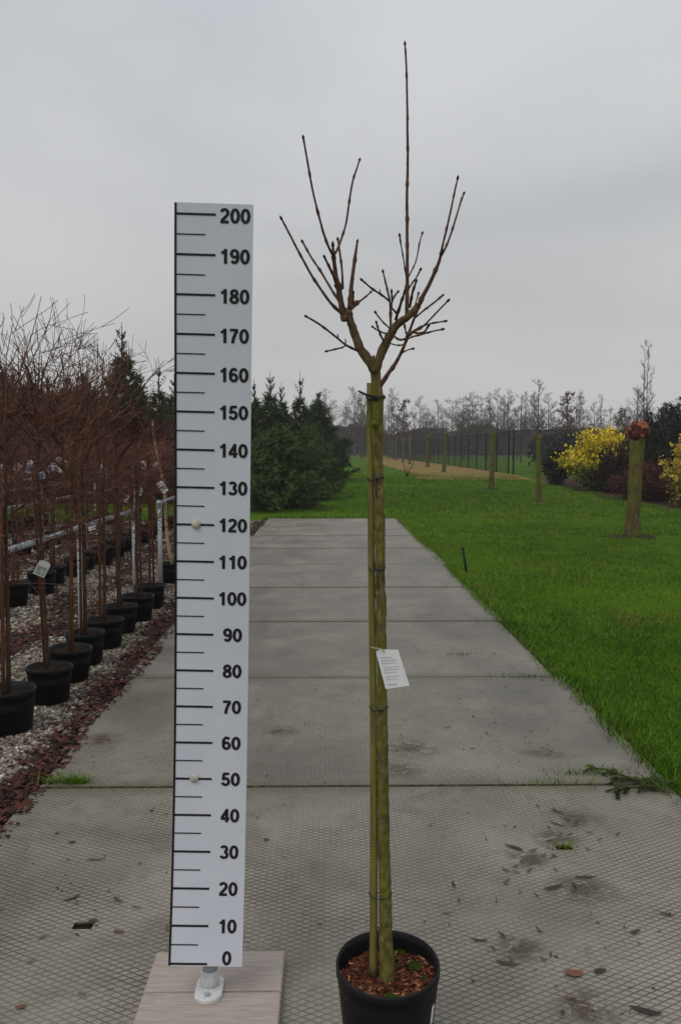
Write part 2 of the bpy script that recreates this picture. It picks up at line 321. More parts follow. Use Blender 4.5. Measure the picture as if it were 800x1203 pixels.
M['fence'] = m_noise('fence_paint', (0.006, 0.010, 0.010, 1), (0.012, 0.018, 0.018, 1), 8, 0.5, 0.3, 0.05, 0.002)
M['mossbark'] = mat_bark('pollard_bark', lin(48, 40, 28), lin(88, 76, 50), lin(122, 108, 74), (lin(72, 76, 26), lin(112, 112, 44)), 0.50, 28, 0.3, 0.9)
M['cut'] = m_noise('cut_wood', lin(86, 38, 28), lin(150, 96, 70), 12, 0.85, 0.2, 0.5, 0.01, c3=lin(120, 60, 40))
M['cut_dark'] = m_noise('cut_dark', lin(44, 24, 20), lin(104, 54, 40), 22, 0.9, 0.1, 0.8, 0.02)
M['card'] = m_noise('card', lin(226, 226, 228), lin(236, 236, 236), 30, 0.5, 0.35, 0.05, 0.001)
M['print'] = m_noise('grey_print', lin(184, 184, 187), lin(206, 206, 208), 400, 0.6, 0.3, 0.02, 0.001)
M['card_blue'] = m_noise('card_blue', lin(84, 112, 168), lin(140, 160, 196), 40, 0.5, 0.35, 0.05, 0.001)
M['card_green'] = m_noise('card_green', lin(92, 122, 84), lin(214, 222, 208), 70, 0.5, 0.35, 0.05, 0.001)
M['deadleaf'] = m_var('dead_leaf', [(0.0, lin(46, 36, 30)), (0.35, lin(76, 56, 42)), (0.7, lin(104, 76, 52)), (1.0, lin(120, 80, 54))], 0.6, 0.35, 60, 0.3)
M['cord'] = m_noise('cord', lin(160, 152, 120), lin(190, 184, 158), 60, 0.7, 0.2, 0.1, 0.001)
M['blackpeg'] = m_noise('black_peg', (0.010, 0.010, 0.011, 1), (0.025, 0.024, 0.024, 1), 30, 0.6, 0.3, 0.1, 0.002)

# ------------------------------------------------------------------ ground
def build_ground():
    ys = [-30, -8, 0, 6, 12, 18] + list(range(24, 43)) + [46, 52, 60, 80, 120, 200, 300, 420]
    xs = [-380, -120, -60, -30, -14, -6, 0, 6, 14, 30, 60, 120, 380]
    vs = [(x, y, gz(y)) for y in ys for x in xs]; n = len(xs)
    fs = [(j * n + i, j * n + i + 1, (j + 1) * n + i + 1, (j + 1) * n + i) for j in range(len(ys) - 1) for i in range(n - 1)]
    mb = MB(); mb.add(vs, fs); tag(mb.build('lawn_ground', M['lawn'], None, True), kind='structure')
build_ground()
PX0, PX1 = -1.33, 1.57
def jag_sheet(name, x0, x1, y0, y1, z, mat, jl=0.0, jr=0.0, step=0.5, seed=1, drape=None):
    """a ground sheet with uneven long edges"""
    rng = random.Random(seed); mb = MB(); vs = []; k = 0; y = y0
    rows = []
    while y <= y1 + 1e-6: rows.append(y); y += step
    nx = 8
    for y in rows:
        a = x0 + jl * (mnoise.noise((y * 0.9, seed, 0)) + 0.5 * mnoise.noise((y * 3, seed, 1)))
        b = x1 + jr * (mnoise.noise((y * 0.9, seed + 5, 0)) + 0.5 * mnoise.noise((y * 3, seed, 4)))
        for i in range(nx): 
            x = a + (b - a) * i / (nx - 1); vs.append((x, y, (drape(y) if drape else 0) + z))
    fs = [(j * nx + i, j * nx + i + 1, (j + 1) * nx + i + 1, (j + 1) * nx + i) for j in range(len(rows) - 1) for i in range(nx - 1)]
    mb.add(vs, fs); return tag(mb.build(name, mat, None, True), kind='structure')
jag_sheet('gravel_bed', -9.0, -1.2, -2.0, 19.5, GZ0 + 0.004, M['gravel_base'], 0.2, 0.03, 0.5, 2)
jag_sheet('plate_bedding', -1.42, 1.62, -2.2, 20.1, GZ0 + 0.009, M['soil'], 0.03, 0.05, 0.25, 3)
jag_sheet('leaf_litter_bed', 3.9, 8.25, 36.2, 112.0, 0.012, M['straw'], 0.8, 0.1, 0.9, 4, gz)
jag_sheet('planting_border', 8.6, 22.0, 12.0, 37.5, 0.010, M['mulch'], 0.5, 0.5, 0.75, 7, gz)

# plates: each one a panel of the path, laid with open joints and slightly out of line
path = tag(empty('path'), kind='structure')
SLOTS = {}
def add_plate(y0, y1, dx, dz, slots=()):
    x0, x1 = PX0 + dx, PX1 + dx; top = dz; bot = GZ0 + 0.012
    xs = sorted(set([x0, x1] + [c for s in slots for c in (s[0] - s[2], s[0] + s[2])]))
    ys = sorted(set([y0, y1] + [c for s in slots for c in (s[1] - s[3], s[1] + s[3])]))
    bm = bmesh.new(); grid = {}
    for j, y in enumerate(ys):
        for i, x in enumerate(xs): grid[i, j] = bm.verts.new((x, y, top))
    for j in range(len(ys) - 1):
        for i in range(len(xs) - 1):
            cx, cy = (xs[i] + xs[i + 1]) / 2, (ys[j] + ys[j + 1]) / 2
            if any(abs(cx - s[0]) < s[2] and abs(cy - s[1]) < s[3] for s in slots): continue
            bm.faces.new((grid[i, j], grid[i + 1, j], grid[i + 1, j + 1], grid[i, j + 1]))
    be = [e for e in bm.edges if e.is_boundary]
    ext = bmesh.ops.extrude_edge_only(bm, edges=be)
    for v in [g for g in ext['geom'] if isinstance(g, bmesh.types.BMVert)]: v.co.z = bot
    bmesh.ops.recalc_face_normals(bm, faces=list(bm.faces))
    for f in bm.faces: f.material_index = 0 if f.normal.z > 0.5 else 1
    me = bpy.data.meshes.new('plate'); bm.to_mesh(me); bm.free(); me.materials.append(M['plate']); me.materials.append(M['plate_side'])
    return link('plate', me, path)
sl = on_z(98, 1088); sr = on_z(662, 996)
JY = [0.06, 2.06, 4.05, 6.03, 8.02, 10.01, 12.0, 14.0, 16.0, 18.02, 20.05]
DX = [0.0, 0.0, 0.015, -0.03, 0.02, -0.015, 0.03, -0.01, 0.02, 0.04]
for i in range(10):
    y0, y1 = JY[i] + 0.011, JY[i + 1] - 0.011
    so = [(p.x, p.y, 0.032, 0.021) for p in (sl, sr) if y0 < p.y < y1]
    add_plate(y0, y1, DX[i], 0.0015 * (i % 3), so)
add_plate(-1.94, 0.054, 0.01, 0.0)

# ------------------------------------------------------------------ grass (uncountable): one mesh of blades
def build_grass():
    rs = np.random.RandomState(11); P = []; H = []; Wd = []
    def scatter(n, x0, x1, y0, y1, h, w, fn=None):
        x = rs.uniform(x0, x1, n); y = rs.uniform(y0, y1, n)
        k = np.ones(n, bool) if fn is None else fn(x, y)
        x, y = x[k], y[k]; P.append(np.stack([x, y], -1)); m = len(x)
        H.append(h * rs.uniform(0.55, 1.35, m)); Wd.append(w * rs.uniform(0.7, 1.3, m))
    edge = np.vectorize(lambda yy: 1.575 + 0.06 * mnoise.noise((yy * 1.7, 3, 0)) + 0.035 * mnoise.noise((yy * 6, 8, 0)))
    fe = lambda x, y: x > edge(y)
    scatter(52000, 1.53, 3.4, 3.0, 8.0, 0.027, 0.0042, fe)
    scatter(30000, 1.53, 3.6, 0.6, 3.0, 0.028, 0.0045, fe)
    scatter(34000, 3.4, 6.5, 2.0, 8.0, 0.029, 0.0075)
    scatter(16000, 7.0, 11.0, 8.0, 15.0, 0.031, 0.010)
    scatter(60000, 1.53, 7.0, 8.0, 15.0, 0.030, 0.0065, fe)
    scatter(52000, 1.53, 9.0, 15.0, 27.0, 0.032, 0.011, fe)
    scatter(24000, -1.2, 9.0, 20.2, 30.0, 0.06, 0.013, lambda x, y: (y > 20.15))
    scatter(30000, -1.0, 8.0, 27.0, 40.0, 0.035, 0.02)
    scatter(5000, 1.54, 1.70, 3.0, 20.0, 0.055, 0.005, lambda x, y: x > edge(y) - 0.03)
    scatter(2500, -1.40, 1.6, 20.0, 20.5, 0.07, 0.007)
    # tufts in the joints and on the left edge
    for (px, py, r, n) in ((66, 920, 0.035, 110), (90, 920, 0.028, 260), (540, 769, 0.06, 90), (700, 910, 0.10, 120), (620, 796, 0.15, 110), (585, 730, 0.12, 60), (662, 996, 0.02, 40), (640, 922, 0.2, 60)):
        c = on_z(px, py); m = n
        P.append(np.stack([c.x + rs.normal(0, r, m), c.y + rs.normal(0, min(r, 0.012), m)], -1)); H.append(rs.uniform(0.03, 0.075, m)); Wd.append(rs.uniform(0.003, 0.005, m))
    scatter(9000, 1.47, 1.72, 2.9, 20.0, 0.060, 0.0055, lambda x, y: x > edge(y) - 0.045 - 0.04 * rs.rand(len(x)) ** 2)
    P = np.concatenate(P); H = np.concatenate(H); Wd = np.concatenate(Wd); n = len(P)
    patch = np.array([mnoise.noise((p[0] * 0.8, p[1] * 0.5, 2.0)) for p in P]); H *= 1 + 0.9 * patch
    z0 = np.array([gz(y) for y in P[:, 1]]); az = rs.uniform(0, 2 * math.pi, n); la = rs.uniform(0, 2 * math.pi, n); ln = rs.uniform(0.25, 1.5, n)
    ux, uy = np.cos(az) * Wd / 2, np.sin(az) * Wd / 2; lx, ly = np.cos(la) * ln * H, np.sin(la) * ln * H
    V = np.zeros((n, 5, 3))
    V[:, 0] = np.stack([P[:, 0] - ux, P[:, 1] - uy, z0 - 0.004], -1); V[:, 1] = np.stack([P[:, 0] + ux, P[:, 1] + uy, z0 - 0.004], -1)
    mx, my = P[:, 0] + lx * 0.35, P[:, 1] + ly * 0.35
    V[:, 2] = np.stack([mx + ux * 0.8, my + uy * 0.8, z0 + H * 0.6], -1); V[:, 3] = np.stack([mx - ux * 0.8, my - uy * 0.8, z0 + H * 0.6], -1)
    V[:, 4] = np.stack([P[:, 0] + lx, P[:, 1] + ly, z0 + H], -1)
    big = np.array([mnoise.noise((p[0] * 0.35, p[1] * 0.22, 9.0)) for p in P])
    sm = np.array([mnoise.noise((p[0] * 3.1, p[1] * 2.0, 5.0)) for p in P]); bare = np.array([mnoise.noise((p[0] * 1.3, p[1] * 0.9, 12.0)) + 0.5 * mnoise.noise((p[0] * 5, p[1] * 3.5, 14.0)) for p in P])
    var = np.clip(rs.beta(2, 2.4, n) + 0.30 * big + 0.35 * sm, 0, 0.86); dry = rs.rand(n) < (0.07 + 0.55 * np.clip((bare - 0.42) * 4, 0, 1)); var[dry] = rs.uniform(0.88, 1, dry.sum())
    F = [(0, 1, 2), (0, 2, 3), (3, 2, 4)]
    o = link('grass', np_mesh('grass', V, 5, F, var, M['grass'])); tag(o, 'short green lawn grass beside the plates', 'grass', kind='stuff')
build_grass()

# ------------------------------------------------------------------ gravel and bark litter
ICO_V = None
def build_gravel():
    bm = bmesh.new(); bmesh.ops.create_icosphere(bm, subdivisions=1, radius=1.0)
    iv = np.array([v.co[:] for v in bm.verts]); fi = [[v.index for v in f.verts] for f in bm.faces]; bm.free()
    rs = np.random.RandomState(5)
    def litter(x, y):   # where the bark and leaf litter lies
        e = np.array([mnoise.noise((a * 2.2, b * 1.4, 4.4)) + 0.5 * mnoise.noise((a * 6, b * 5, 1.0)) for a, b in zip(x, y)])
        band = np.exp(-((x + 1.42) / 0.13) ** 2) * 0.95 + np.exp(-((x + 2.55) / 0.28) ** 2) * 0.55 + np.exp(-((x + 3.9) / 0.3) ** 2) * 0.5
        return band + 0.9 * e
    pts = []
    for (n, x0, x1, y0, y1, r) in ((24000, -2.6, -1.30, 3.0, 7.0, 0.0098), (9000, -2.8, -1.30, 0.8, 3.0, 0.0115), (5000, -5.0, -2.6, 1.5, 4.5, 0.017), (18000, -3.4, -1.30, 7.0, 12.0, 0.0125), (7000, -4.6, -2.6, 4.5, 12.0, 0.016), (7000, -5.5, -1.32, 12.0, 19.5, 0.020)):
        x = rs.uniform(x0, x1, n); y = rs.uniform(y0, y1, n); k = (litter(x, y) + rs.normal(0, 0.20, n)) < 0.42
        pts.append(np.stack([x[k], y[k], r * rs.uniform(0.5, 1.5, k.sum())], -1))
    P = np.concatenate(pts); n = len(P)
    # spilled onto the plate edge here and there only
    S = P[:, 2][:, None] * rs.uniform(0.75, 1.3, (n, 3)); S[:, 2] *= 0.62
    a = rs.uniform(0, 6.283, n); ca, sa = np.cos(a)[:, None], np.sin(a)[:, None]
    V = iv[None] * (1 + 0.16 * rs.normal(size=(n, len(iv), 1))) * S[:, None, :]
    x = V[..., 0] * ca - V[..., 1] * sa; y = V[..., 0] * sa + V[..., 1] * ca
    V = np.stack([x + P[:, 0, None], y + P[:, 1, None], V[..., 2] + GZ0 + 0.006 + (P[:, 2] * 0.3)[:, None]], -1)
    me = np_mesh('gravel', V, len(iv), fi, np.clip(rs.normal(0.45, 0.24, n), 0, 1), M['pebble'])
    tag(link('gravel', me), 'pale rounded gravel around the rows of black pots', 'gravel', kind='stuff')
    pts = []
    for (n, x0, x1, y0, y1, r) in ((16000, -2.9, -1.27, 2.8, 7.0, 0.017), (8000, -3.2, -1.30, 0.8, 2.8, 0.018), (11000, -3.6, -1.30, 7.0, 12.0, 0.020), (5000, -5.5, -1.32, 12.0, 19.0, 0.028), (3000, -4.6, -2.9, 4.5, 12, 0.022)):
        x = rs.uniform(x0, x1, n); y = rs.uniform(y0, y1, n); k = (litter(x, y) + rs.normal(0, 0.22, n)) > 0.28
        pts.append(np.stack([x[k], y[k], r * rs.uniform(0.5, 1.5, k.sum())], -1))
    P = np.concatenate(pts); n = len(P); a = rs.uniform(0, 6.283, n); el = rs.uniform(0.35, 0.8, n)
    u = np.stack([np.cos(a), np.sin(a), rs.normal(0, 0.28, n)], -1) * P[:, 2, None]
    w = np.stack([-np.sin(a), np.cos(a), rs.normal(0, 0.3, n)], -1) * (P[:, 2] * el)[:, None]
    c = np.stack([P[:, 0], P[:, 1], GZ0 + 0.014 + rs.uniform(0, 0.016, n)], -1)
    up = np.array([0, 0, 1.0])[None] * (P[:, 2] * rs.uniform(-0.2, 0.5, n))[:, None]
    V = np.stack([c - u, c - w * 0.8 + u * 0.1, c + u, c + w + up], 1)
    me = np_mesh('bark_litter', V, 4, [(0, 1, 3), (1, 2, 3)], np.clip(rs.normal(0.42, 0.26, n), 0, 1), M['chip'])
    tag(link('bark_litter', me), 'dark red brown bark and leaf litter along the plates', 'litter', kind='stuff')
build_gravel()

# ------------------------------------------------------------------ measuring board on its stand
RP = [-0.3322, 2.3702, 0.1499, 0.1684, -0.148, 0.0288, 0.0241, -0.0039, 0.0017, 0.0072, 0.0258]
RW = 0.20
_ss = np.linspace(-0.01, 2.04, 206)
_Yp = RP[3] + 2 * RP[4] * _ss + 3 * RP[5] * _ss ** 2; _Xp = RP[6] + 2 * RP[7] * _ss + 3 * RP[8] * _ss ** 2
_zp = np.sqrt(1 - _Xp ** 2 - _Yp ** 2)
_zz = RP[2] + np.concatenate([[0], np.cumsum((_zp[1:] + _zp[:-1]) / 2 * (_ss[1] - _ss[0]))]) - 0.01
RU = Vector((math.cos(RP[9]) * math.cos(RP[10]), math.sin(RP[9]), -math.sin(RP[10])))
def sheet(u, s, off=0.0):
    """point of the thin flexible board: u across 0..1, s metres up, off in front of it"""
    c = Vector((RP[0] + RP[6] * s + RP[7] * s * s + RP[8] * s ** 3, RP[1] + RP[3] * s + RP[4] * s * s + RP[5] * s ** 3, float(np.interp(s, _ss, _zz))))
    dy = RP[3] + 2 * RP[4] * s + 3 * RP[5] * s * s
    return c + RU * ((u - 0.5) * RW) + Vector((0, -1, dy)).normalized() * off
def _arc(cx, cy, rx, ry, a0, a1, n=18): return [(cx + rx * math.cos(R(a0 + (a1 - a0) * k / n)), cy + ry * math.sin(R(a0 + (a1 - a0) * k / n))) for k in range(n + 1)]
def _ring(*a):
    p = _arc(*a, 0, 360, 28); p[-1] = p[0]; return p
_six = [_ring(0.335, 0.315, 0.215, 0.232), _arc(0.345, 0.53, 0.235, 0.388, 42, 205, 18)]
DIGITS = {'0': [_ring(0.33, 0.5, 0.228, 0.418)], '1': [[(0.41, 0.0), (0.41, 1.0)], [(0.42, 0.93), (0.30, 0.79), (0.13, 0.715)]],
    '2': [_arc(0.32, 0.695, 0.222, 0.222, 165, -32, 16) + [(0.36, 0.40), (0.20, 0.24), (0.12, 0.10)], [(0.03, 0.086), (0.60, 0.086)]],
    '3': [_arc(0.31, 0.728, 0.195, 0.19, 160, -85, 16), _arc(0.315, 0.288, 0.23, 0.206, 88, -165, 18)],
    '4': [[(0.455, 0.0), (0.455, 1.0)], [(0.02, 0.268), (0.645, 0.268)], [(0.47, 0.93), (0.08, 0.29)]],
    '5': [[(0.15, 0.914), (0.58, 0.914)], [(0.205, 0.93), (0.135, 0.50)], _arc(0.315, 0.325, 0.232, 0.242, 150, -165, 22)],
    '6': _six, '7': [[(0.05, 0.914), (0.605, 0.914)], [(0.57, 0.88), (0.42, 0.66), (0.32, 0.40), (0.27, 0.20), (0.25, 0.0)]],
    '8': [_ring(0.33, 0.735, 0.19, 0.18), _ring(0.33, 0.288, 0.226, 0.206)], '9': [[(0.66 - x, 1 - y) for x, y in st] for st in _six]}
def build_ruler():
    root = empty('measuring_board', (-0.31, 2.40, 0.0))
    tag(root, 'tall white measuring board marked 0 to 200, standing on a wooden base', 'measuring board')
    inv = Matrix.Translation((0.31, -2.40, 0.0))
    def rel(vs): return [inv @ Vector(v) for v in vs]
    n = 60; mb = MB(); vs = []
    S = [-0.006 + (2.0275 + 0.006) * i / n for i in range(n + 1)]
    for s in S: vs += [sheet(0, s), sheet(1, s), sheet(1, s, -0.003), sheet(0, s, -0.003)]
    fs = []
    for i in range(n):
        for k in range(4): fs.append((i * 4 + k, i * 4 + (k + 1) % 4, (i + 1) * 4 + (k + 1) % 4, (i + 1) * 4 + k))
    fs += [(3, 2, 1, 0), (n * 4, n * 4 + 1, n * 4 + 2, n * 4 + 3)]
    mb.add(rel(vs), fs); panel = mb.build('panel', M['panel'], root)
    def strip(name, u0, u1, s0, s1, off=0.0012):
        m = MB(); k = max(1, int((s1 - s0) / 0.05)); v = []
        for i in range(k + 1):
            s = s0 + (s1 - s0) * i / k; v += [sheet(u0, s, off), sheet(u1, s, off), sheet(u1, s, 0.0002), sheet(u0, s, 0.0002)]
        f = []
        for i in range(k):
            for q in range(4): f.append((i * 4 + q, i * 4 + (q + 1) % 4, (i + 1) * 4 + (q + 1) % 4, (i + 1) * 4 + q))
        f += [(3, 2, 1, 0), (k * 4, k * 4 + 1, k * 4 + 2, k * 4 + 3)]
        m.add(rel(v), f); return m.build(name, M['ink'], panel)
    strip('edge_line', 0.001, 0.030, -0.005, 2.0265, 0.0014)
    for i in range(21):
        s = i * 0.1; strip('tick_mark', 0.029, 0.525, max(s - 0.0028, -0.0055), max(s - 0.0028, -0.0055) + 0.0056)
        if i < 20: strip('tick_mark', 0.029, 0.395, s + 0.05 - 0.0015, s + 0.05 + 0.0015)
    for i in range(21):
        txt = str(i * 10); hgt = 0.0368; wgt = 0.0375; cu_ = {1: 0.79, 2: 0.782, 3: 0.770}[len(txt)]; cs = i * 0.1 + (0.016 if i == 0 else (-0.002 if i > 15 else 0.0))
        m = MB(); lay = 0.0010
        for j, ch in enumerate(txt):
            x0 = (j - (len(txt) - 1) / 2) * 0.70 - 0.33
            for st in DIGITS[ch]:
                lay += 0.00004; closed = st[0] == st[-1]; n_ = len(st); vv = []
                for q in range(n_):
                    a_ = st[(q - 1) % (n_ - 1)] if closed else st[max(q - 1, 0)]; b_ = st[(q + 1) % (n_ - 1)] if closed and q == n_ - 1 else st[min(q + 1, n_ - 1)]
                    if closed and q in (0, n_ - 1): a_, b_ = st[n_ - 2], st[1]
                    tx, ty = b_[0] - a_[0], b_[1] - a_[1]; l_ = math.hypot(tx, ty); nx, ny = -ty / l_, tx / l_; hx, hy = 0.110, 0.097
                    for sg in (1, -1): vv.append(inv @ sheet(cu_ + (x0 + st[q][0] + sg * nx * hx) * wgt / RW, cs + (st[q][1] + sg * ny * hy - 0.5) * hgt, lay))
                m.add(vv, [(2 * q, 2 * q + 1, 2 * q + 3, 2 * q + 2) for q in range(n_ - 1)])
        me = m.mesh('number', M['ink'])
        link('number', me, panel)
    for (px, s) in ((0.285, 1.202), (0.285, 0.503)):
        m = MB(); c = inv @ sheet(px, s, 0.001); nrm = Vector((0, -1, 0.02)).normalized()
        m.tube([c, c + nrm * 0.003, c + nrm * 0.006, c + nrm * 0.0075], [0.0125, 0.0125, 0.0095, 0.004], 16); m.build('bolt', M['bolt'], root, True)
        m = MB(); m.tube([c + Vector((0, 0.004, 0)), c + Vector((0, 0.07, 0))], 0.006, 8); m.build('bolt_shank', M['galv'], root)
    # pole with foot plate
    f0 = at(247, 1160, 2.436); f0.z = 0.04; top = Vector((f0.x + 0.035, 2.500, 2.05))
    m = MB(); m.tube(rel([f0 + Vector((0, 0, 0.008)), f0.lerp(top, 0.5), top]), 0.0215, 20); m.build('pole', M['galv'], root, True)
    m = MB(); m.tube(rel([f0 + Vector((0, 0, 0.006)), f0 + Vector((0, 0, 0.052)), f0 + Vector((0, 0, 0.056))]), [0.0265, 0.0265, 0.0225], 20); m.build('collar', M['white_metal'], root, True)
    for dx in (-1, 1):
        m = MB(); b = f0 + Vector((dx * 0.027, -0.004, 0.10)); m.tube(rel([b + Vector((0, 0, -0.014)), b + Vector((0, 0, 0.012))]), 0.007, 8); m.build('clamp_lug', M['galv'], root, True)
    m = MB(); vs = []; nn = 14
    for zz, sc in ((0.001, 1.0), (0.010, 1.0), (0.014, 0.93)):
        for k in range(2 * nn):
            a = math.pi * k / nn; cx, cy = 0.0385 * sc * math.cos(a), 0.0385 * sc * math.sin(a) + (0.026 if math.sin(a) >= 0 else -0.026)
            vs.append(f0 + Vector((cx, cy - 0.012, zz)))
    q = 2 * nn; fs = [(i * q + k, i * q + (k + 1) % q, (i + 1) * q + (k + 1) % q, (i + 1) * q + k) for i in range(2) for k in range(q)] + [tuple(2 * q + k for k in range(q))]
    m.add(rel(vs), fs); m.build('foot_plate', M['white_metal'], root)
    for sy in (-0.055, 0.032):
        m = MB(); c = inv @ (f0 + Vector((0, sy, 0.013))); m.tube([c, c + Vector((0, 0, 0.006))], 0.008, 6); m.build('screw', M['galv'], root)
    # planks across, on two battens
    yb = on_z(260, 1117, 0.04).y; xl = on_z(185, 1117, 0.04).x; xr = on_z(335, 1117, 0.04).x
    ys = on_z(260, 1165.5, 0.04).y; pw = yb - ys
    rr = random.Random(4)
    for k in range(3):
        me = bev_box('plank', xr - xl + rr.uniform(-0.003, 0.003), pw - 0.0025, 0.022, 0.003, M['board_wood'])
        link('plank', me, root, (0.31 + (xl + xr) / 2 + rr.uniform(-0.001, 0.001), yb - pw * (k + 0.5) - 2.40, 0.029), (0, 0, rr.uniform(-0.003, 0.003)))
    for x in (xl + 0.05, xr - 0.045):
        me = bev_box('batten', 0.07, pw * 3 - 0.03, 0.0155, 0.002, M['board_wood'])
        link('batten', me, root, (0.31 + x, yb - pw * 1.5 - 2.40, 0.0098))
build_ruler()

# ------------------------------------------------------------------ the potted tree in front
TY = 2.2
def zp(x, y): return (320 + x * 0.3, 150 + y * 0.3)
def build_main_tree():
    rng = random.Random(21)
    c0 = at(455.5, 1131, TY); rimz = c0.z
    root = empty('potted_tree', (c0.x, TY, 0.002)); inv = Matrix.Translation((-c0.x, -TY, -0.002))
    tag(root, 'pruned bare young tree with staked mossy trunk in the black pot', 'tree')
    rt_ = wpx(61, c0); rb = rt_ * 0.80
    def pot(mb, r0, r1, h, lean=0.0):
        prof = [(r0 - 0.012, 0.0), (r0, 0.006), (r0 + (r1 - r0) * 0.80, h * 0.80), (r1 * 0.965, h - 0.028), (r1 * 0.995, h - 0.026), (r1, h - 0.004), (r1 - 0.002, h), (r1 - 0.006, h - 0.001), (r1 - 0.0075, h - 0.02), (r1 * 0.90, h * 0.5), (r0 - 0.01, 0.02), (0.001, 0.02)]
        vs0 = len(mb.v); mb.lathe(prof, 48)
        for i in range(vs0, len(mb.v)):
            x, y, z = mb.v[i]; mb.v[i] = (x, y * (1 + 0.02 * z / h), z + lean * y * (z / h) ** 2)
        bot = [(math.cos(2 * math.pi * k / 24) * (r0 - 0.012), math.sin(2 * math.pi * k / 24) * (r0 - 0.012), 0) for k in range(24)]
        mb.add(bot, [tuple(reversed(range(24)))])
    mb = MB(); pot(mb, rb, rt_, rimz, 0.09); mb.build('pot', M['pot'], root, True)
    sz = rimz - 0.045
    def soil_z(x, y): return sz + 0.09 * y * 0.8 + 0.012 * mnoise.noise((x * 18, y * 18, 0.3)) + 0.010 * max(0, 1 - math.hypot(x, y) / 0.06)
    mb = MB(); nr, na = 10, 36; vs = [(0, 0, soil_z(0, 0))]
    rs_ = rt_ * 0.945
    for i in range(1, nr + 1):
        for k in range(na):
            r = rs_ * i / nr; t = 2 * math.pi * k / na; x, y = r * math.cos(t), r * math.sin(t); vs.append((x, y, soil_z(x, y) - 0.004))
    fs = [(0, 1 + k, 1 + (k + 1) % na) for k in range(na)] + [(1 + (i - 1) * na + k, 1 + i * na + k, 1 + i * na + (k + 1) % na, 1 + (i - 1) * na + (k + 1) % na) for i in range(1, nr) for k in range(na)]
    mb.add(vs, fs); mb.build('soil', M['potsoil'], root, True)
    mb = MB()
    for k in range(1500):
        r = rs_ * math.sqrt(rng.random()) * 0.97; t = rng.uniform(0, 6.283); x, y = r * math.cos(t), r * math.sin(t); z = soil_z(x, y)
        L_ = rng.uniform(0.003, 0.009); a = rng.uniform(0, 6.283); u = Vector((math.cos(a), math.sin(a), rng.uniform(-0.4, 0.4))) * L_; w = Vector((-math.sin(a), math.cos(a), rng.uniform(-0.5, 0.5))) * L_ * rng.uniform(0.25, 0.6)
        c = Vector((x, y, z + rng.uniform(-0.001, 0.004))); h = Vector((0, 0, 0.002))
        mb.cur = min(1, max(0, rng.gauss(0.45, 0.28)))
        mb.add([c - u - w, c + u - w, c + u + w, c - u + w, c - u * 0.8 - w * 0.7 + h, c + u * 0.8 + h], [(0, 1, 5, 4), (1, 2, 5), (2, 3, 4, 5), (3, 0, 4)])
    tag(mb.build('bark_chips', M['potchip'], root), kind='stuff')
    for (px, py, r) in ((464, 1140, 0.012), (487, 1137, 0.018), (461, 1168, 0.016), (470, 1122, 0.014), (500, 1150, 0.010)):
        p = inv @ on_z(px, py, sz); bm = bmesh.new(); bmesh.ops.create_icosphere(bm, subdivisions=3, radius=r)
        for v in bm.verts: v.co = Vector((v.co.x * 1.2, v.co.y * 1.1, max(-0.004, v.co.z * 0.45))) * (1 + 0.3 * mnoise.noise(v.co * 160))
        me = bpy.data.meshes.new('moss'); bm.to_mesh(me); bm.free(); me.materials.append(M['moss'])
        link('moss', me, root, (p.x, p.y, soil_z(p.x, p.y)))
    # sticker on the pot side
    a = R(-33); mb = MB(); vs = []
    for k in range(5):
        t = a + 0.12 * k / 4
        for z, sc in ((rimz * 0.50, 0.905), (rimz * 0.70, 0.948)): vs.append((rt_ * sc * 1.004 * math.cos(t), rt_ * sc * 1.004 * math.sin(t), z))
    mb.add(vs, [(2 * k, 2 * k + 2, 2 * k + 3, 2 * k + 1) for k in range(4)]); mb.build('sticker', M['card'], root)
    # trunk, stake
    trunk = [(455.5,1156,21),(454.5,1130,18.5),(453,1100,16.5),(452.5,1050,15),(451,1000,14.6),(450.2,950,14.2),(449.6,900,13.5),(449.4,860,12.6),(449.2,835,12.3),(448.8,800,12.0),(448.4,765,12.2),(447.4,735,12.6),(447.6,715,13.0),(446.4,690,12.4),(446.3,667,12.6),(446.2,640,12.2),(445.6,615,13.0),(445.0,600,12.6),(444.6,570,11.8),(443.8,540,12.4),(443.2,510,13.2),(443.4,490,14.2),(443.6,470,14.6),(443.0,458,12.6),(441.8,448,12.0),(441.2,438,12.2),(440.8,431,12.4)]
    def pts_of(lst, dY=0.0, tip=0.0):
        P_ = []; Rr = []
        for i, q in enumerate(lst):
            t = i / max(1, len(lst) - 1); p = at(q[0], q[1], TY + dY + (tip - dY) * t); P_.append(inv @ p); Rr.append(wpx(q[2], p) / 2)
        return P_, Rr
    def refine(P_, Rr, step):
        d = [0]; 
        for a_, b_ in zip(P_, P_[1:]): d.append(d[-1] + (b_ - a_).length)
        n = max(2, int(d[-1] / step)); Q = []; S = []
        for i in range(n + 1):
            t = d[-1] * i / n; k = max(j for j in range(len(d)) if d[j] <= t + 1e-9); k = min(k, len(P_) - 2)
            f = (t - d[k]) / max(1e-9, d[k + 1] - d[k]); 
            p0, p1, p2, p3 = P_[max(0, k - 1)], P_[k], P_[k + 1], P_[min(len(P_) - 1, k + 2)]
            Q.append(0.5 * ((2 * p1) + (p2 - p0) * f + (2 * p0 - 5 * p1 + 4 * p2 - p3) * f * f + (3 * p1 - p0 - 3 * p2 + p3) * f ** 3)); S.append(Rr[k] * (1 - f) + Rr[k + 1] * f)
        return Q, S
    P_, Rr = pts_of(trunk); P_, Rr = refine(P_, Rr, 0.008)
    Rr = [r * (1 + 0.05 * mnoise.noise((i * 0.35, 0, 2)) + 0.03 * mnoise.noise((i * 0.9, 4, 2))) for i, r in enumerate(Rr)]
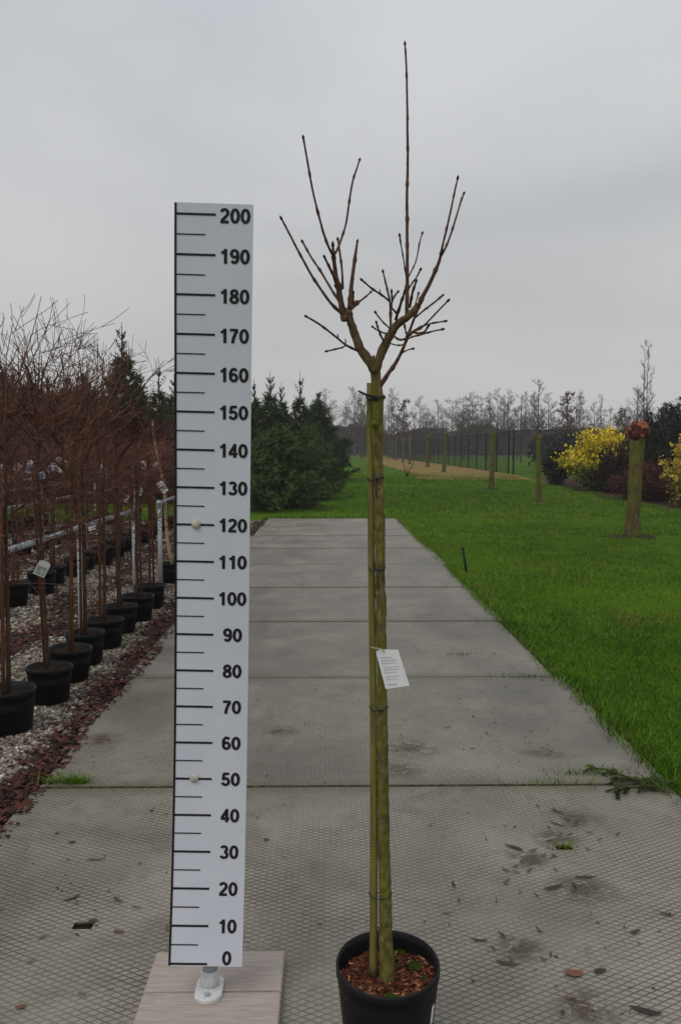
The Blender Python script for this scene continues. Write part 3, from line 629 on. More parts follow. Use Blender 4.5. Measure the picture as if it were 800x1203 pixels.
    mb = MB(); mb.tube(P_, [r * 0.98 for r in Rr], 24, rough=0.13, rsc=48.0); mb.build('trunk', M['trunk'], root, True)
    stake = [(438.6,1148,9.2),(438.8,1050,9.0),(439,950,8.8),(438.6,850,8.4),(437.6,760,8.2),(436.4,680,7.8),(435.6,600,7.6),(434.8,540,7.4),(434.2,500,7.2),(434.3,450,7.0)]
    P_, Rr = pts_of(stake, 0.004, 0.004); P_, Rr = refine(P_, Rr, 0.05); mb = MB(); mb.tube(P_, Rr, 14); mb.build('stake', M['stake'], root, True)
    # ties round trunk and stake
    for (py, xa, xb, hgt) in ((467.5, 430.8, 451.2, 4.2), (562, 431.8, 450.2, 2.4), (668, 432.8, 452.8, 2.0), (831.5, 434.2, 455.8, 1.9), (1051, 433.8, 460.2, 2.0)):
        pa, pb = inv @ at(xa, py - 1, TY), inv @ at(xb, py + 1, TY); c = (pa + pb) / 2; rx = (pb - pa).length / 2; ry = wpx(7.4, at(445, py, TY)); h = wpx(hgt, at(445, py, TY)) / 2.4
        mb = MB(); ring = []
        for k in range(25):
            t = 2 * math.pi * k / 24; ring.append(c + Vector((rx * math.copysign(abs(math.cos(t)) ** 0.7, math.cos(t)), ry * math.sin(t), 0.004 * math.sin(t * 2 + py))))
        mb.tube(ring, h, 6, False); mb.tube([c + Vector((-0.004, -ry - 0.002, h * 1.4)), c + Vector((0.004, -ry - 0.006, 0)), c + Vector((0.002, -ry - 0.002, -h * 2.2))], [h * 0.8, h * 1.1, h * 0.6], 6)
        if py in (562, 668): mb.tube([c + Vector((-0.003, -ry - 0.003, 0)), c + Vector((0.000, -ry - 0.006, -0.020)), c + Vector((0.001, -ry - 0.005, -0.048))], [0.0022, 0.002, 0.0014], 5)
        if py == 467.5: mb.tube([c + Vector((-0.006, -ry - 0.002, 0.002)), inv @ at(428, 463, TY - 0.03), inv @ at(421.5, 459.5, TY - 0.05)], [0.0032, 0.003, 0.0024], 6)
        mb.build('tie', M['tie'], root, True)
    mb = MB(); mb.tube([inv @ at(441, 499, TY - 0.008), inv @ at(439.5, 498, TY - 0.024), inv @ at(438.6, 496.5, TY - 0.03)], [0.010, 0.008, 0.005], 8); mb.build('pruning_stub', M['trunk'], root, True)
    # branches: measured paths (in the enlarged view's units) with widths
    def B(*q): return [zp(a, b) + (w * 0.3,) for a, b, w in q]
    limbs = [
        (B((402,955,42),(388,925,42),(365,895,38),(343,862,36),(325,815,33),(312,775,31),(303,745,30),(300,722,26)), 0, 0.0),
        (B((402,955,40),(415,915,38),(428,880,36),(448,835,34),(470,795,32),(500,762,30),(530,742,30),(555,716,26),(572,694,22)), 0, 0.02),
        (B((398,960,30),(404,925,22),(397,905,13),(395,892,9)), -0.01, -0.02),
    ]
    shoots = [
        (B((300,742,18),(265,722,14),(230,688,12),(195,640,11),(150,572,10.5),(100,480,10),(60,400,9),(38,358,7)), 0, -0.10),
        (B((298,722,16),(280,702,12),(240,648,10.5),(190,566,10),(150,506,9.5),(119,450,8.5)), 0, 0.10),
        (B((282,752,28),(270,700,28),(263,650,24),(252,590,20),(243,530,17),(238,490,15),(237,464,10)), 0, -0.03),
        (B((238,498,12),(225,478,11),(200,410,10),(175,318,9.5),(155,225,9),(138,135,8.5),(128,80,7.5),(122,42,6.5)), -0.03, -0.16),
        (B((240,500,11),(256,474,10),(272,430,9.5),(287,380,9),(302,290,8.5),(316,205,8.5),(330,160,7.5),(341,128,6.5)), -0.03, 0.06),
        (B((248,606,12),(236,575,11),(220,545,10),(204,509,9)), -0.01, -0.09),
        (B((275,630,12),(272,570,10),(266,510,9.5),(260,462,9),(257,440,9)), 0.0, 0.05),
        (B((304,712,24),(308,660,20),(313,590,17),(321,520,14),(327,475,12),(331,449,8)), 0, 0.03),
        (B((306,706,22),(325,690,22),(345,678,9),(365,662,7.5),(383,645,6)), 0, 0.09),
        (B((318,692,5),(319,668,4.5),(318,648,4)), 0.0, -0.03),
        (B((334,874,11),(308,862,9.5),(284,848,9.5),(258,826,9),(200,781,8.5),(165,757,8.5),(136,740,8)), 0, -0.13),
        (B((288,850,8),(278,859,7),(255,866,7),(216,875,7)), -0.03, 0.05),
        (B((258,826,6),(257,818,6),(256,810,5)), -0.03, -0.04),
        (B((286,848,6),(287,838,6),(285,827,5)), -0.03, -0.04),
        (B((560,712,20),(576,690,20),(592,656,18),(612,620,17),(632,572,15.5),(648,535,14),(659,498,13)), 0.02, 0.0),
        (B((657,502,10),(664,470,9.5),(680,405,8.5),(698,325,8),(715,245,8),(725,202,6)), 0.0, -0.06),
        (B((660,502,10),(680,465,9.5),(700,412,8.5),(720,348,8),(738,290,8),(749,260,6.5)), 0.0, 0.06),
        (B((526,742,19),(527,680,17),(528,600,15),(527,480,14),(527,380,13.5),(528,250,12.5),(529,100,11),(528,-5,10.5),(529,-60,10),(527,-147,9),(521,-290,7.5),(519,-325,5.5)), 0.02, 0.03),
        (B((525,590,7),(517,550,6),(508,500,6),(501,455,6),(498,424,7)), 0.02, -0.06),
        (B((532,585,7),(548,552,6),(563,510,6),(575,455,6),(586,415,6)), 0.02, 0.10),
        (B((534,630,7),(548,606,6.5),(562,586,6),(577,558,6)), 0.02, -0.05),
        (B((538,702,12),(544,672,11),(551,640,10),(562,604,8)), 0.0, -0.06),
        (B((420,1012,24),(432,996,20),(450,968,18),(475,935,16),(495,900,15),(514,858,14),(530,815,13),(545,775,12),(560,735,11),(571,702,10)), 0.0, -0.07),
        (B((530,815,10),(552,800,8.5),(580,787,8),(612,757,8),(650,715,8),(684,680,7)), -0.05, -0.14),
        (B((534,808,10),(562,790,8),(594,775,8),(630,765,7.5),(673,758,7)), -0.05, -0.01),
        (B((525,828,9),(552,818,8),(590,808,8),(630,797,7.5),(662,790,7)), -0.05, -0.12),
        (B((548,800,10),(575,806,10),(596,800,10),(606,786,9),(612,776,6)), -0.05, -0.12),
        (B((560,742,10),(582,724,9),(612,701,8.5),(640,680,8.5),(665,658,8)), -0.05, 0.06),
        (B((508,882,7),(522,874,5.5),(536,868,5),(549,866,5)), -0.03, -0.07),
        (B((527,822,9),(512,830,9.5),(496,830,9.5),(484,822,9),(476,813,8)), -0.05, -0.02),
        (B((512,850,7),(498,852,6),(480,850,6),(460,844,6)), -0.04, 0.03),
        (B((464,798,13),(463,760,12),(464,715,11.5),(460,675,10),(450,635,9),(441,600,8),(433,567,7.5)), 0.01, 0.05),
        (B((466,712,8),(469,680,7),(468,645,7)), 0.02, 0.0),
        (B((466,690,8),(474,668,7),(482,654,7),(491,644,7)), 0.02, 0.05),
        (B((460,682,9),(440,664,8.5),(420,650,8.5),(385,626,8),(352,598,6.5)), 0.03, -0.04),
        (B((424,652,6),(421,642,6),(420,634,5)), 0.0, 0.01),
        (B((482,752,13),(492,722,12),(502,690,11),(512,662,10),(519,640,8)), 0.0, -0.08),
        (B((490,732,11),(478,718,10),(468,706,8)), -0.02, -0.04),
        (B((460,786,8),(440,768,7),(422,747,7),(406,725,6.5)), 0.0, -0.06),
        (B((446,806,8),(425,800,7),(408,790,6.5),(394,780,6)), 0.0, 0.07),
        (B((434,832,9),(424,812,8),(417,790,7.5),(408,764,7)), 0.0, -0.08),
        (B((560,690,7),(566,672,6),(572,650,5.5)), 0.01, 0.05),
        (B((515,760,9),(520,790,8),(528,812,7)), 0.02, -0.05),
    ]
    def shoot_mesh(P_, Rr, node):
        Q, S = refine(P_, Rr, 0.009); L_ = 0.0; nxt = rng.uniform(0.02, node)
        for i in range(1, len(Q)):
            L_ += (Q[i] - Q[i - 1]).length
            S[i] *= 1 + 0.06 * mnoise.noise((i * 0.6, P_[0].x * 50, 1)); 
            Q[i] = Q[i] + Vector((mnoise.noise((L_ * 9, 1, P_[0].z * 30)), mnoise.noise((L_ * 9, 7, P_[0].z * 30)), 0)) * 0.0022 * min(1, L_ / 0.05)
            if L_ > nxt and 1 < i < len(Q) - 1:
                S[i] *= 1.42; nxt += node * rng.uniform(0.7, 1.4)
        mb = MB(); mb.tube(Q, S, 12, rough=0.22, rsc=75.0)
        return mb, Q, S
    for q, d0, d1 in limbs:
        P_, Rr = pts_of(q, d0, d1); mb, Q, S = shoot_mesh(P_, Rr, 9); mb.build('limb', M['limb'], root, True)
    for q, d0, d1 in shoots:
        P_, Rr = pts_of(q, d0, d1); Rr = [r * 0.9 for r in Rr]; Ltot = sum((b - a_).length for a_, b in zip(P_, P_[1:]))
        mb, Q, S = shoot_mesh(P_, Rr, 0.075 if Ltot > 0.12 else 0.035); o = mb.build('branch', M['shoot'], root, True)
        if Ltot > 0.03:   # the end bud, and a pair of side buds
            t = (Q[-1] - Q[-3]).normalized(); r = max(S[-1], 0.0022); m = MB()
            m.tube([Q[-1] - t * r, Q[-1] + t * r * 0.6, Q[-1] + t * r * 2.4, Q[-1] + t * r * 4.4], [r * 0.9, r * 1.55, r * 1.25, r * 0.25], 7)
            m.build('bud', M['bud'], o, True)
    # knobbly heads where shoots were cut back
    for (x, y, r, dY) in ((298, 726, 17, 0), (562, 708, 14, 0.02), (238, 490, 11, -0.03), (536, 806, 11, -0.05), (570, 705, 9, -0.06), (280, 746, 14, -0.01), (262, 632, 13, 0)):
        p = at(*zp(x, y), TY + dY); rr = wpx(r * 0.3, p); bm = bmesh.new(); bmesh.ops.create_icosphere(bm, subdivisions=3, radius=rr)
        for v in bm.verts: v.co *= 1 + 0.35 * mnoise.noise(v.co * (2.0 / rr) + Vector((x, y, 0)))
        me = bpy.data.meshes.new('knot'); bm.to_mesh(me); bm.free(); me.materials.append(M['limb'])
        for pl in me.polygons: pl.use_smooth = True
        link('knot', me, root, inv @ p)
    # the hanging plant label
    c = [at(441.5, 765.5, TY - 0.028), at(446, 763, TY - 0.030), at(467.5, 763.5, TY - 0.045), at(481, 805.5, TY - 0.050), at(453, 809.5, TY - 0.030)]
    lab = empty('plant_label', c[1]); li = Matrix.Translation(-c[1]); tag(lab, 'white printed plant label hanging from the mossy trunk', 'label')
    nrm = (c[3] - c[0]).cross(c[2] - c[0]).normalized(); nrm = nrm if nrm.y < 0 else -nrm
    mb = MB(); vs = [li @ p for p in c] + [li @ (p - nrm * 0.0008) for p in c]
    mb.add(vs, [(0, 1, 2, 3, 4), (9, 8, 7, 6, 5)] + [(k, (k + 1) % 5, 5 + (k + 1) % 5, 5 + k) for k in range(5)]); mb.build('card', M['card'], lab)
    A, Bv, Cv = li @ c[0], (li @ c[2]) - (li @ c[0]), (li @ c[4]) - (li @ c[0])
    for (v0, v1, u0, u1, h_) in ((0.16,0.16,0.12,0.66,0.022),(0.24,0.24,0.12,0.82,0.022),(0.31,0.31,0.12,0.78,0.022),(0.42,0.42,0.12,0.86,0.020),(0.49,0.49,0.12,0.84,0.020),(0.56,0.56,0.12,0.7,0.020),(0.67,0.67,0.12,0.86,0.020),(0.74,0.74,0.12,0.8,0.020),(0.87,0.87,0.14,0.90,0.05)):
        m = MB(); off = nrm * 0.0006
        m.add([A + Bv * u0 + Cv * v0 + off, A + Bv * u1 + Cv * v1 + off, A + Bv * u1 + Cv * (v1 + h_) + off, A + Bv * u0 + Cv * (v0 + h_) + off], [(3, 2, 1, 0)]); m.build('print_line', M['print'], lab)
    m = MB(); k0 = li @ at(452, 765.5, TY - 0.036)
    m.tube([k0, li @ at(446, 762, TY - 0.040), li @ at(440, 761.5, TY - 0.030), li @ at(435, 760, TY - 0.010)], 0.0014, 5); m.build('cord', M['cord'], lab, True)
M['potsoil'] = mat_ground('pot_soil', [(0.3, lin(46, 26, 16)), (0.5, lin(92, 46, 24)), (0.72, lin(132, 74, 42))], 60, 220, 0.8, 0.006)
M['potchip'] = m_var('pot_chip', [(0.0, lin(36, 20, 14)), (0.4, lin(84, 42, 24)), (0.75, lin(122, 66, 40)), (1.0, lin(176, 128, 88))], 0.75, 0.3, 80, 0.2)
build_main_tree()

# ------------------------------------------------------------------ nursery rows on the gravel
def pot_mesh(name, r0, r1, h, n=28):
    mb = MB(); mb.lathe([(r0 - 0.012, 0.0), (r0, 0.006), (r1 * 0.955, h - 0.032), (r1 * 0.99, h - 0.030), (r1, h - 0.004), (r1 - 0.003, h), (r1 - 0.008, h - 0.002), (r1 * 0.93, h * 0.7), (r0, 0.03), (0.001, 0.03)], n)
    return mb.mesh(name, M['pot'], True)
def soil_mesh(r, z, seed):
    mb = MB(); n = 20; vs = [(0, 0, z + 0.015)]
    for i in (1, 2, 3):
        for k in range(n):
            t = 6.2832 * k / n; q = r * i / 3; vs.append((q * math.cos(t), q * math.sin(t), z + 0.012 * mnoise.noise((q * 20 + seed, k * 0.9, 0)) + 0.01 * (1 - i / 3)))
    fs = [(0, 1 + k, 1 + (k + 1) % n) for k in range(n)] + [(1 + i * n + k, 1 + (i + 1) * n + k, 1 + (i + 1) * n + (k + 1) % n, 1 + i * n + (k + 1) % n) for i in range(2) for k in range(n)]
    mb.add(vs, fs); return mb.mesh('soil', M['soil'], True)
def twig(mb, rng, p, d, L, r, lev, bend, kids, n=3, seg=4):
    pts = [p]; rad = [r]; q = Vector(p); dd = Vector(d).normalized()
    for i in range(seg):
        dd = (dd + Vector((rng.gauss(0, 0.10), rng.gauss(0, 0.10), rng.gauss(0, 0.06) + bend))).normalized()
        q = q + dd * (L / seg); pts.append(q.copy()); rad.append(max(0.0017, r * (1 - 0.8 * (i + 1) / seg)))
    mb.cur = min(1, max(0, rng.gauss(0.5, 0.25))); mb.tube(pts, rad, n, False)
    if lev > 0:
        for k in range(kids[0]):
            t = rng.uniform(0.2, 0.95); i = min(seg - 1, int(t * seg)); b = pts[i].lerp(pts[i + 1], t * seg - i)
            ax = (pts[i + 1] - pts[i]).normalized(); s = Vector((rng.gauss(0, 1), rng.gauss(0, 1), rng.gauss(0, 0.6)))
            s = (s - ax * s.dot(ax)).normalized(); nd = ax * rng.uniform(0.5, 1.1) + s * rng.uniform(0.5, 1.0)
            twig(mb, rng, b, nd, L * rng.uniform(0.28, 0.6), max(0.0022, rad[i] * 0.6), lev - 1, bend * 0.8, kids[1:], n, max(2, seg - 1))
def crown_upright(seed, mat):
    rng = random.Random(seed); mb = MB(); mb.cur = 0.5
    mb.tube([(0, 0, 1.42), (0.01, 0, 1.6), (-0.01, 0.01, 1.75), (0, 0, 1.9)], [0.011, 0.010, 0.008, 0.004], 5)
    for k in range(11):
        a = rng.uniform(0, 6.283); tilt = rng.uniform(0.35, 0.95); z = rng.uniform(1.40, 1.78)
        twig(mb, rng, Vector((0, 0, z)), (math.cos(a) * tilt, math.sin(a) * tilt, 0.85), rng.uniform(0.38, 0.72), rng.uniform(0.006, 0.009), 2, rng.choice((-0.05, -0.02, 0.05)), (7, 3))
    for k in range(4):
        a = rng.uniform(0, 6.283); twig(mb, rng, Vector((0, 0, rng.uniform(1.6, 1.85))), (math.cos(a) * 0.3, math.sin(a) * 0.3, 1), rng.uniform(0.4, 0.72), 0.0065, 1, rng.uniform(-0.08, 0.03), (3,), 3, 6)
    return mb.mesh('crown', mat)
def crown_dense(seed, mat):
    rng = random.Random(seed); mb = MB(); mb.tube([(0, 0, 1.25), (0.01, 0, 1.5), (0, 0, 1.75)], [0.010, 0.009, 0.004], 5)
    for k in range(20):
        a = rng.uniform(0, 6.283); z = rng.uniform(1.02, 1.62); up = rng.uniform(-0.1, 1.1)
        twig(mb, rng, Vector((0, 0, z)), (math.cos(a), math.sin(a), up), rng.uniform(0.35, 0.62), rng.uniform(0.0035, 0.0055), 2, rng.choice((-0.06, 0.0, 0.08)), (6, 2))
    return mb.mesh('crown', mat)
def skirt(seed, mat):
    rng = random.Random(seed); mb = MB()
    for k in range(26):
        a = rng.uniform(0, 6.283); z = rng.uniform(0.80, 1.42)
        twig(mb, rng, Vector((0, 0, z)), (math.cos(a), math.sin(a), rng.uniform(-0.2, 0.9)), rng.uniform(0.22, 0.5), rng.uniform(0.0028, 0.0045), 2, rng.uniform(-0.04, 0.06), (5, 2))
    return mb.mesh('side_twigs', mat)
def stem_mesh(seed, h, r, lean):
    rng = random.Random(seed); mb = MB(); n = 12
    P = [Vector((lean * t * h + 0.008 * mnoise.noise((t * 5, seed, 0)), 0.008 * mnoise.noise((t * 5, seed, 3)), 0.18 + t * (h - 0.18))) for t in [i / n for i in range(n + 1)]]
    mb.tube(P, [r * (1.15 - 0.45 * i / n) * (1 + 0.08 * mnoise.noise((i * 0.9, seed, 7))) for i in range(n + 1)], 9); return mb.mesh('stem', M['nstem'], True)
def stake_mesh(seed, h):
    rng = random.Random(seed); mb = MB(); mb.tube([(0.03, -0.028, 0.15), (0.026, -0.024, h * 0.5), (0.024, -0.02, h)], 0.010, 8); return mb.mesh('stake', M['nstake'], True)
NP = pot_mesh('pot', 0.118, 0.148, 0.235)
NS = [soil_mesh(0.136, 0.20, s) for s in range(2)]
NST = [stem_mesh(s, 1.55, 0.0125, l) for s, l in ((1, 0.0), (2, -0.012), (3, 0.01), (4, 0.004))]
NK = [stake_mesh(1, 1.25), stake_mesh(2, 1.45)]
NCU = [crown_upright(s, M['ntwig']) for s in (11, 12, 13, 14)]
NCD = [crown_dense(s, M['rtwig']) for s in (31, 32, 33)]
NSK = [skirt(s, M['ntwig']) for s in (51, 52, 53)]
tie_mb = MB(); tie_mb.tube([(0.02 + 0.03 * math.cos(k * 0.6283), -0.012 + 0.026 * math.sin(k * 0.6283), 0.90 + 0.004 * math.sin(k)) for k in range(11)], 0.004, 5, False); NT_TIE = tie_mb.mesh('tie', M['tie'])
def nursery_tree(x, y, rz, label, group, crown, sk=None, k=0, tilt=(0, 0), sc=1.0):
    t = empty('potted_nursery_tree', (x, y, GZ0 + 0.012), rz); tag(t, label, 'tree', group)
    pv = rg.uniform(0.94, 1.05); pt = (rg.uniform(-0.025, 0.025), rg.uniform(-0.025, 0.025), rg.uniform(0, 6)); link('pot', NP, t, (0, 0, 0.003), pt, (pv, pv, rg.uniform(0.93, 1.04))); link('soil', NS[k % 2], t, (0, 0, 0), pt, (pv, pv, 0.98))
    link('stem', NST[k % 4], t, rot=(tilt[0], tilt[1], 0)); link('stake', NK[k % 2], t, rot=(tilt[0], tilt[1], 0)); link('tie', NT_TIE, t, rot=(tilt[0], tilt[1], 0))
    link('crown', crown, t, (NST_OFF[k % 4] * 1.0, 0, 0), (tilt[0], tilt[1], k * 1.3), (sc, sc, sc if sc < 1.05 else 1.0))
    if sk: link('side_twigs', sk, t, (0, 0, 0), (tilt[0], tilt[1], k * 0.9))
    return t
NST_OFF = [0.0, -0.015, 0.012, 0.005]
rg = random.Random(77)
ROW1Y = [4.93, 5.50, 6.02, 6.50, 7.03, 7.60, 8.13, 8.76]
for i, y in enumerate(ROW1Y):
    pxr = [5, 54, 79, 98, 121, 140, 160, 175][i]; X = at(pxr, 600, y).x
    nursery_tree(X, y, rg.uniform(0, 6.28) if i != 1 else 3.0, f'bare staked tree in black pot, {ordinal(i)} from the front in the row beside the plates', 'potted trees in the row beside the plates', NCU[i % 4] if i < 6 else NCD[i % 3], NSK[i % 3], i, ((rg.uniform(-0.02, 0.02), rg.uniform(-0.02, 0.02)) if i != 1 else (0.0, 0.045)), 1.0)
for row, (X, y0, n, dy) in enumerate(((-3.08, 8.30, 15, 0.66), (-4.42, 11.6, 13, 0.75), (-5.78, 15.0, 9, 0.85))):
    for i in range(n):
        y = y0 + dy * i + rg.uniform(-0.06, 0.06)
        if y > 19.0: break
        w = 'second third fourth'.split()[row]
        dense = (row == 0 and i > 4) or (row == 1 and i > 3) or (row == 2 and i > 2)
        nursery_tree(X + rg.uniform(-0.05, 0.05), y, rg.uniform(0, 6.28), f'bare staked potted tree, {ordinal(i)} from the front in the {w} row from the plates', f'potted trees in the {w} row', NCD[(i + row) % 3] if dense else NCU[(i + row) % 4], NSK[(i + row) % 3] if row == 0 else None, i + row, (rg.uniform(-0.02, 0.02), rg.uniform(-0.02, 0.02)), 1.0 if not dense else rg.uniform(0.95, 1.15))
# galvanised rails on posts
def rail(X, y0, y1, posts, h, label, dx=0.0):
    t = empty('support_rail', (X, y0, GZ0)); tag(t, label, 'rail', 'galvanised rails along the potted rows')
    mb = MB(); mb.tube([(0, 0, h), (dx, y1 - y0, h)], 0.021, 12); mb.build('rail_pipe', M['galv'], t, True)
    for yp in posts:
        f = (yp - y0) / (y1 - y0); mb = MB(); mb.tube([(dx * f, yp - y0, 0), (dx * f, yp - y0, h - 0.024)], 0.024, 12); p = mb.build('post', M['galv'], t, True)
        mb = MB(); mb.tube([(dx * f, yp - y0 - 0.045, h), (dx * f, yp - y0 + 0.045, h)], 0.029, 12); mb.tube([(dx * f, yp - y0, h - 0.06), (dx * f, yp - y0, h - 0.015)], 0.030, 12); mb.build('clamp', M['galv'], p, True)
rail(-1.92, 4.6, 9.1, (7.02, 9.0), 0.955, 'galvanised pipe rail behind the pots nearest the plates')
rail(-1.86, 10.0, 18.6, (10.05, 13.0, 16.0, 18.4), 0.97, 'galvanised pipe rail beginning beside the birch, partly behind the board')
rail(-3.26, 7.6, 17.2, (9.0, 12.2, 15.4), 0.955, 'galvanised pipe rail along the second row of potted trees')
rail(-4.60, 11.0, 19.0, (11.4, 14.6, 18.0), 0.955, 'galvanised pipe rail along the third row of potted trees')
rail(-5.96, 14.6, 19.2, (15.0, 18.4), 0.955, 'galvanised pipe rail along the fourth row of potted trees')
# the leaning birch and two more beyond it
def birch(x, y, lean, label, seed):
    rng = random.Random(seed); t = empty('potted_birch', (x, y, GZ0 + 0.012)); tag(t, label, 'tree', 'potted birches behind the board')
    link('pot', NP, t); link('soil', NS[0], t)
    top = Vector((lean, 0, 1.88)); mb = MB()
    P = [Vector((0, 0, 0.17)).lerp(top, k / 10) + Vector((0.02 * math.sin(k * 0.9 + seed), 0, 0)) for k in range(11)]
    mb.tube(P, [0.021 - 0.0008 * k for k in range(11)], 10); mb.build('stem', M['birch'], t, True)
    mb = MB(); mb.tube([(0.034, -0.02, 0.15), (0.03, -0.02, 0.95)], 0.014, 8); mb.build('stake', M['nstake'], t, True)
    mb = MB()
    for k in range(16):
        a = rng.uniform(0, 6.283); z = rng.uniform(0.86, 1.0); twig(mb, rng, Vector((lean * z, 0, 1.88 * z)), (math.cos(a), math.sin(a), rng.uniform(-0.15, 0.35)), rng.uniform(0.3, 0.55), 0.009, 2, -0.07, (8, 4))
    mb.build('crown', M['darkbrown'], t)
birch(-1.79, 10.45, -0.20, 'leaning pale barked birch in a black pot at the board edge', 3)
birch(-1.79, 12.4, -0.05, 'pale barked birch in a pot hidden mostly behind the board', 5)
# labels tied to the nursery trees
def small_label(px, py, Y, w, h, ang, mat1, mat2, label):
    c = at(px, py, Y); t = empty('hanging_label', c); tag(t, label, 'label', 'labels tied to the potted trees')
    W_, H_ = wpx(w, c), wpx(h, c); m = Matrix.Rotation(ang, 3, 'Y') @ Matrix.Rotation(rg.uniform(-0.5, 0.5), 3, 'Z')
    def q(u, v, off): return m @ Vector((u * W_, off, v * H_))
    mb = MB(); O = [(-0.5, -0.5), (0.5, -0.5), (0.5, 0.38), (0.3, 0.5), (-0.3, 0.5), (-0.5, 0.38)]
    vs = [q(u, v, 0) for u, v in O] + [q(u, v, 0.0012) for u, v in O]
    mb.add(vs, [(0, 1, 2, 3, 4, 5), (11, 10, 9, 8, 7, 6)] + [(k, (k + 1) % 6, 6 + (k + 1) % 6, 6 + k) for k in range(6)]); mb.build('card', mat1, t)
    if mat2:
        mb = MB(); mb.add([q(-0.42, -0.42, -0.001), q(0.42, -0.42, -0.001), q(0.42, 0.12, -0.001), q(-0.42, 0.12, -0.001)], [(0, 1, 2, 3)]); mb.build('printed_picture', mat2, t)
    mb = MB(); mb.tube([q(0, 0.42, 0), q(0.1, 0.7, 0.02), q(0.0, 0.85, 0.04)], 0.0015, 4); mb.build('cord', M['cord'], t)
LB = [(50, 668, 5.36, 14, 19, 0.5, M['card'], M['card_green'], 'white and green label on the second stem beside the plates'),
      (70, 546, 8.1, 14, 17, 0.35, M['card'], None, 'white label, largest of those hanging at the left'),
      (35, 548, 8.4, 8, 15, 0.2, M['card'], M['card_blue'], 'blue and white label, between the two leftmost stems'),
      (49, 557, 9.0, 7, 11, -0.3, M['card'], M['card_blue'], 'small blue label hanging lowest left of the large white label'),
      (61, 549, 9.6, 7, 14, 0.4, M['card'], M['card_blue'], 'blue label overlapping the left side of the large white label'),
      (78, 547, 10.0, 6, 9, 0.8, M['card'], M['card_blue'], 'tiny blue label just right of the large white label'),
      (5, 551, 9.8, 6, 12, -0.2, M['card'], M['card_blue'], 'blue grey label at the left edge of the picture'),
      (21, 549, 9.5, 8, 10, 0.7, M['card'], None, 'small tilted white label near the left edge'),
      (122, 554, 9.3, 7, 17, -0.25, M['card'], M['card_blue'], 'narrow blue white label hanging alone above the middle rail'),
      (168, 546, 13.0, 7, 9, 0.3, M['card'], M['card_blue'], 'pale blue label among the red twigs'),
      (163, 575, 9.6, 9, 14, 0.1, M['card'], M['card_green'], 'greyish label hanging above the end of the near rail'),
      (149, 586, 10.5, 5, 9, 0.4, M['card'], None, 'small cream label left of the near rail end'),
      (191, 572, 10.3, 8, 14, -0.6, M['card'], M['card_green'], 'green and white label tied to the leaning birch'),
      (183, 545, 13.5, 5, 6, 0.2, M['card'], None, 'tiny pale label beside the leaning birch stem'),
      (108, 618, 8.0, 10, 9, 1.2, M['card'], None, 'crumpled white label lying against the near rail')]
for a in LB: small_label(*a)

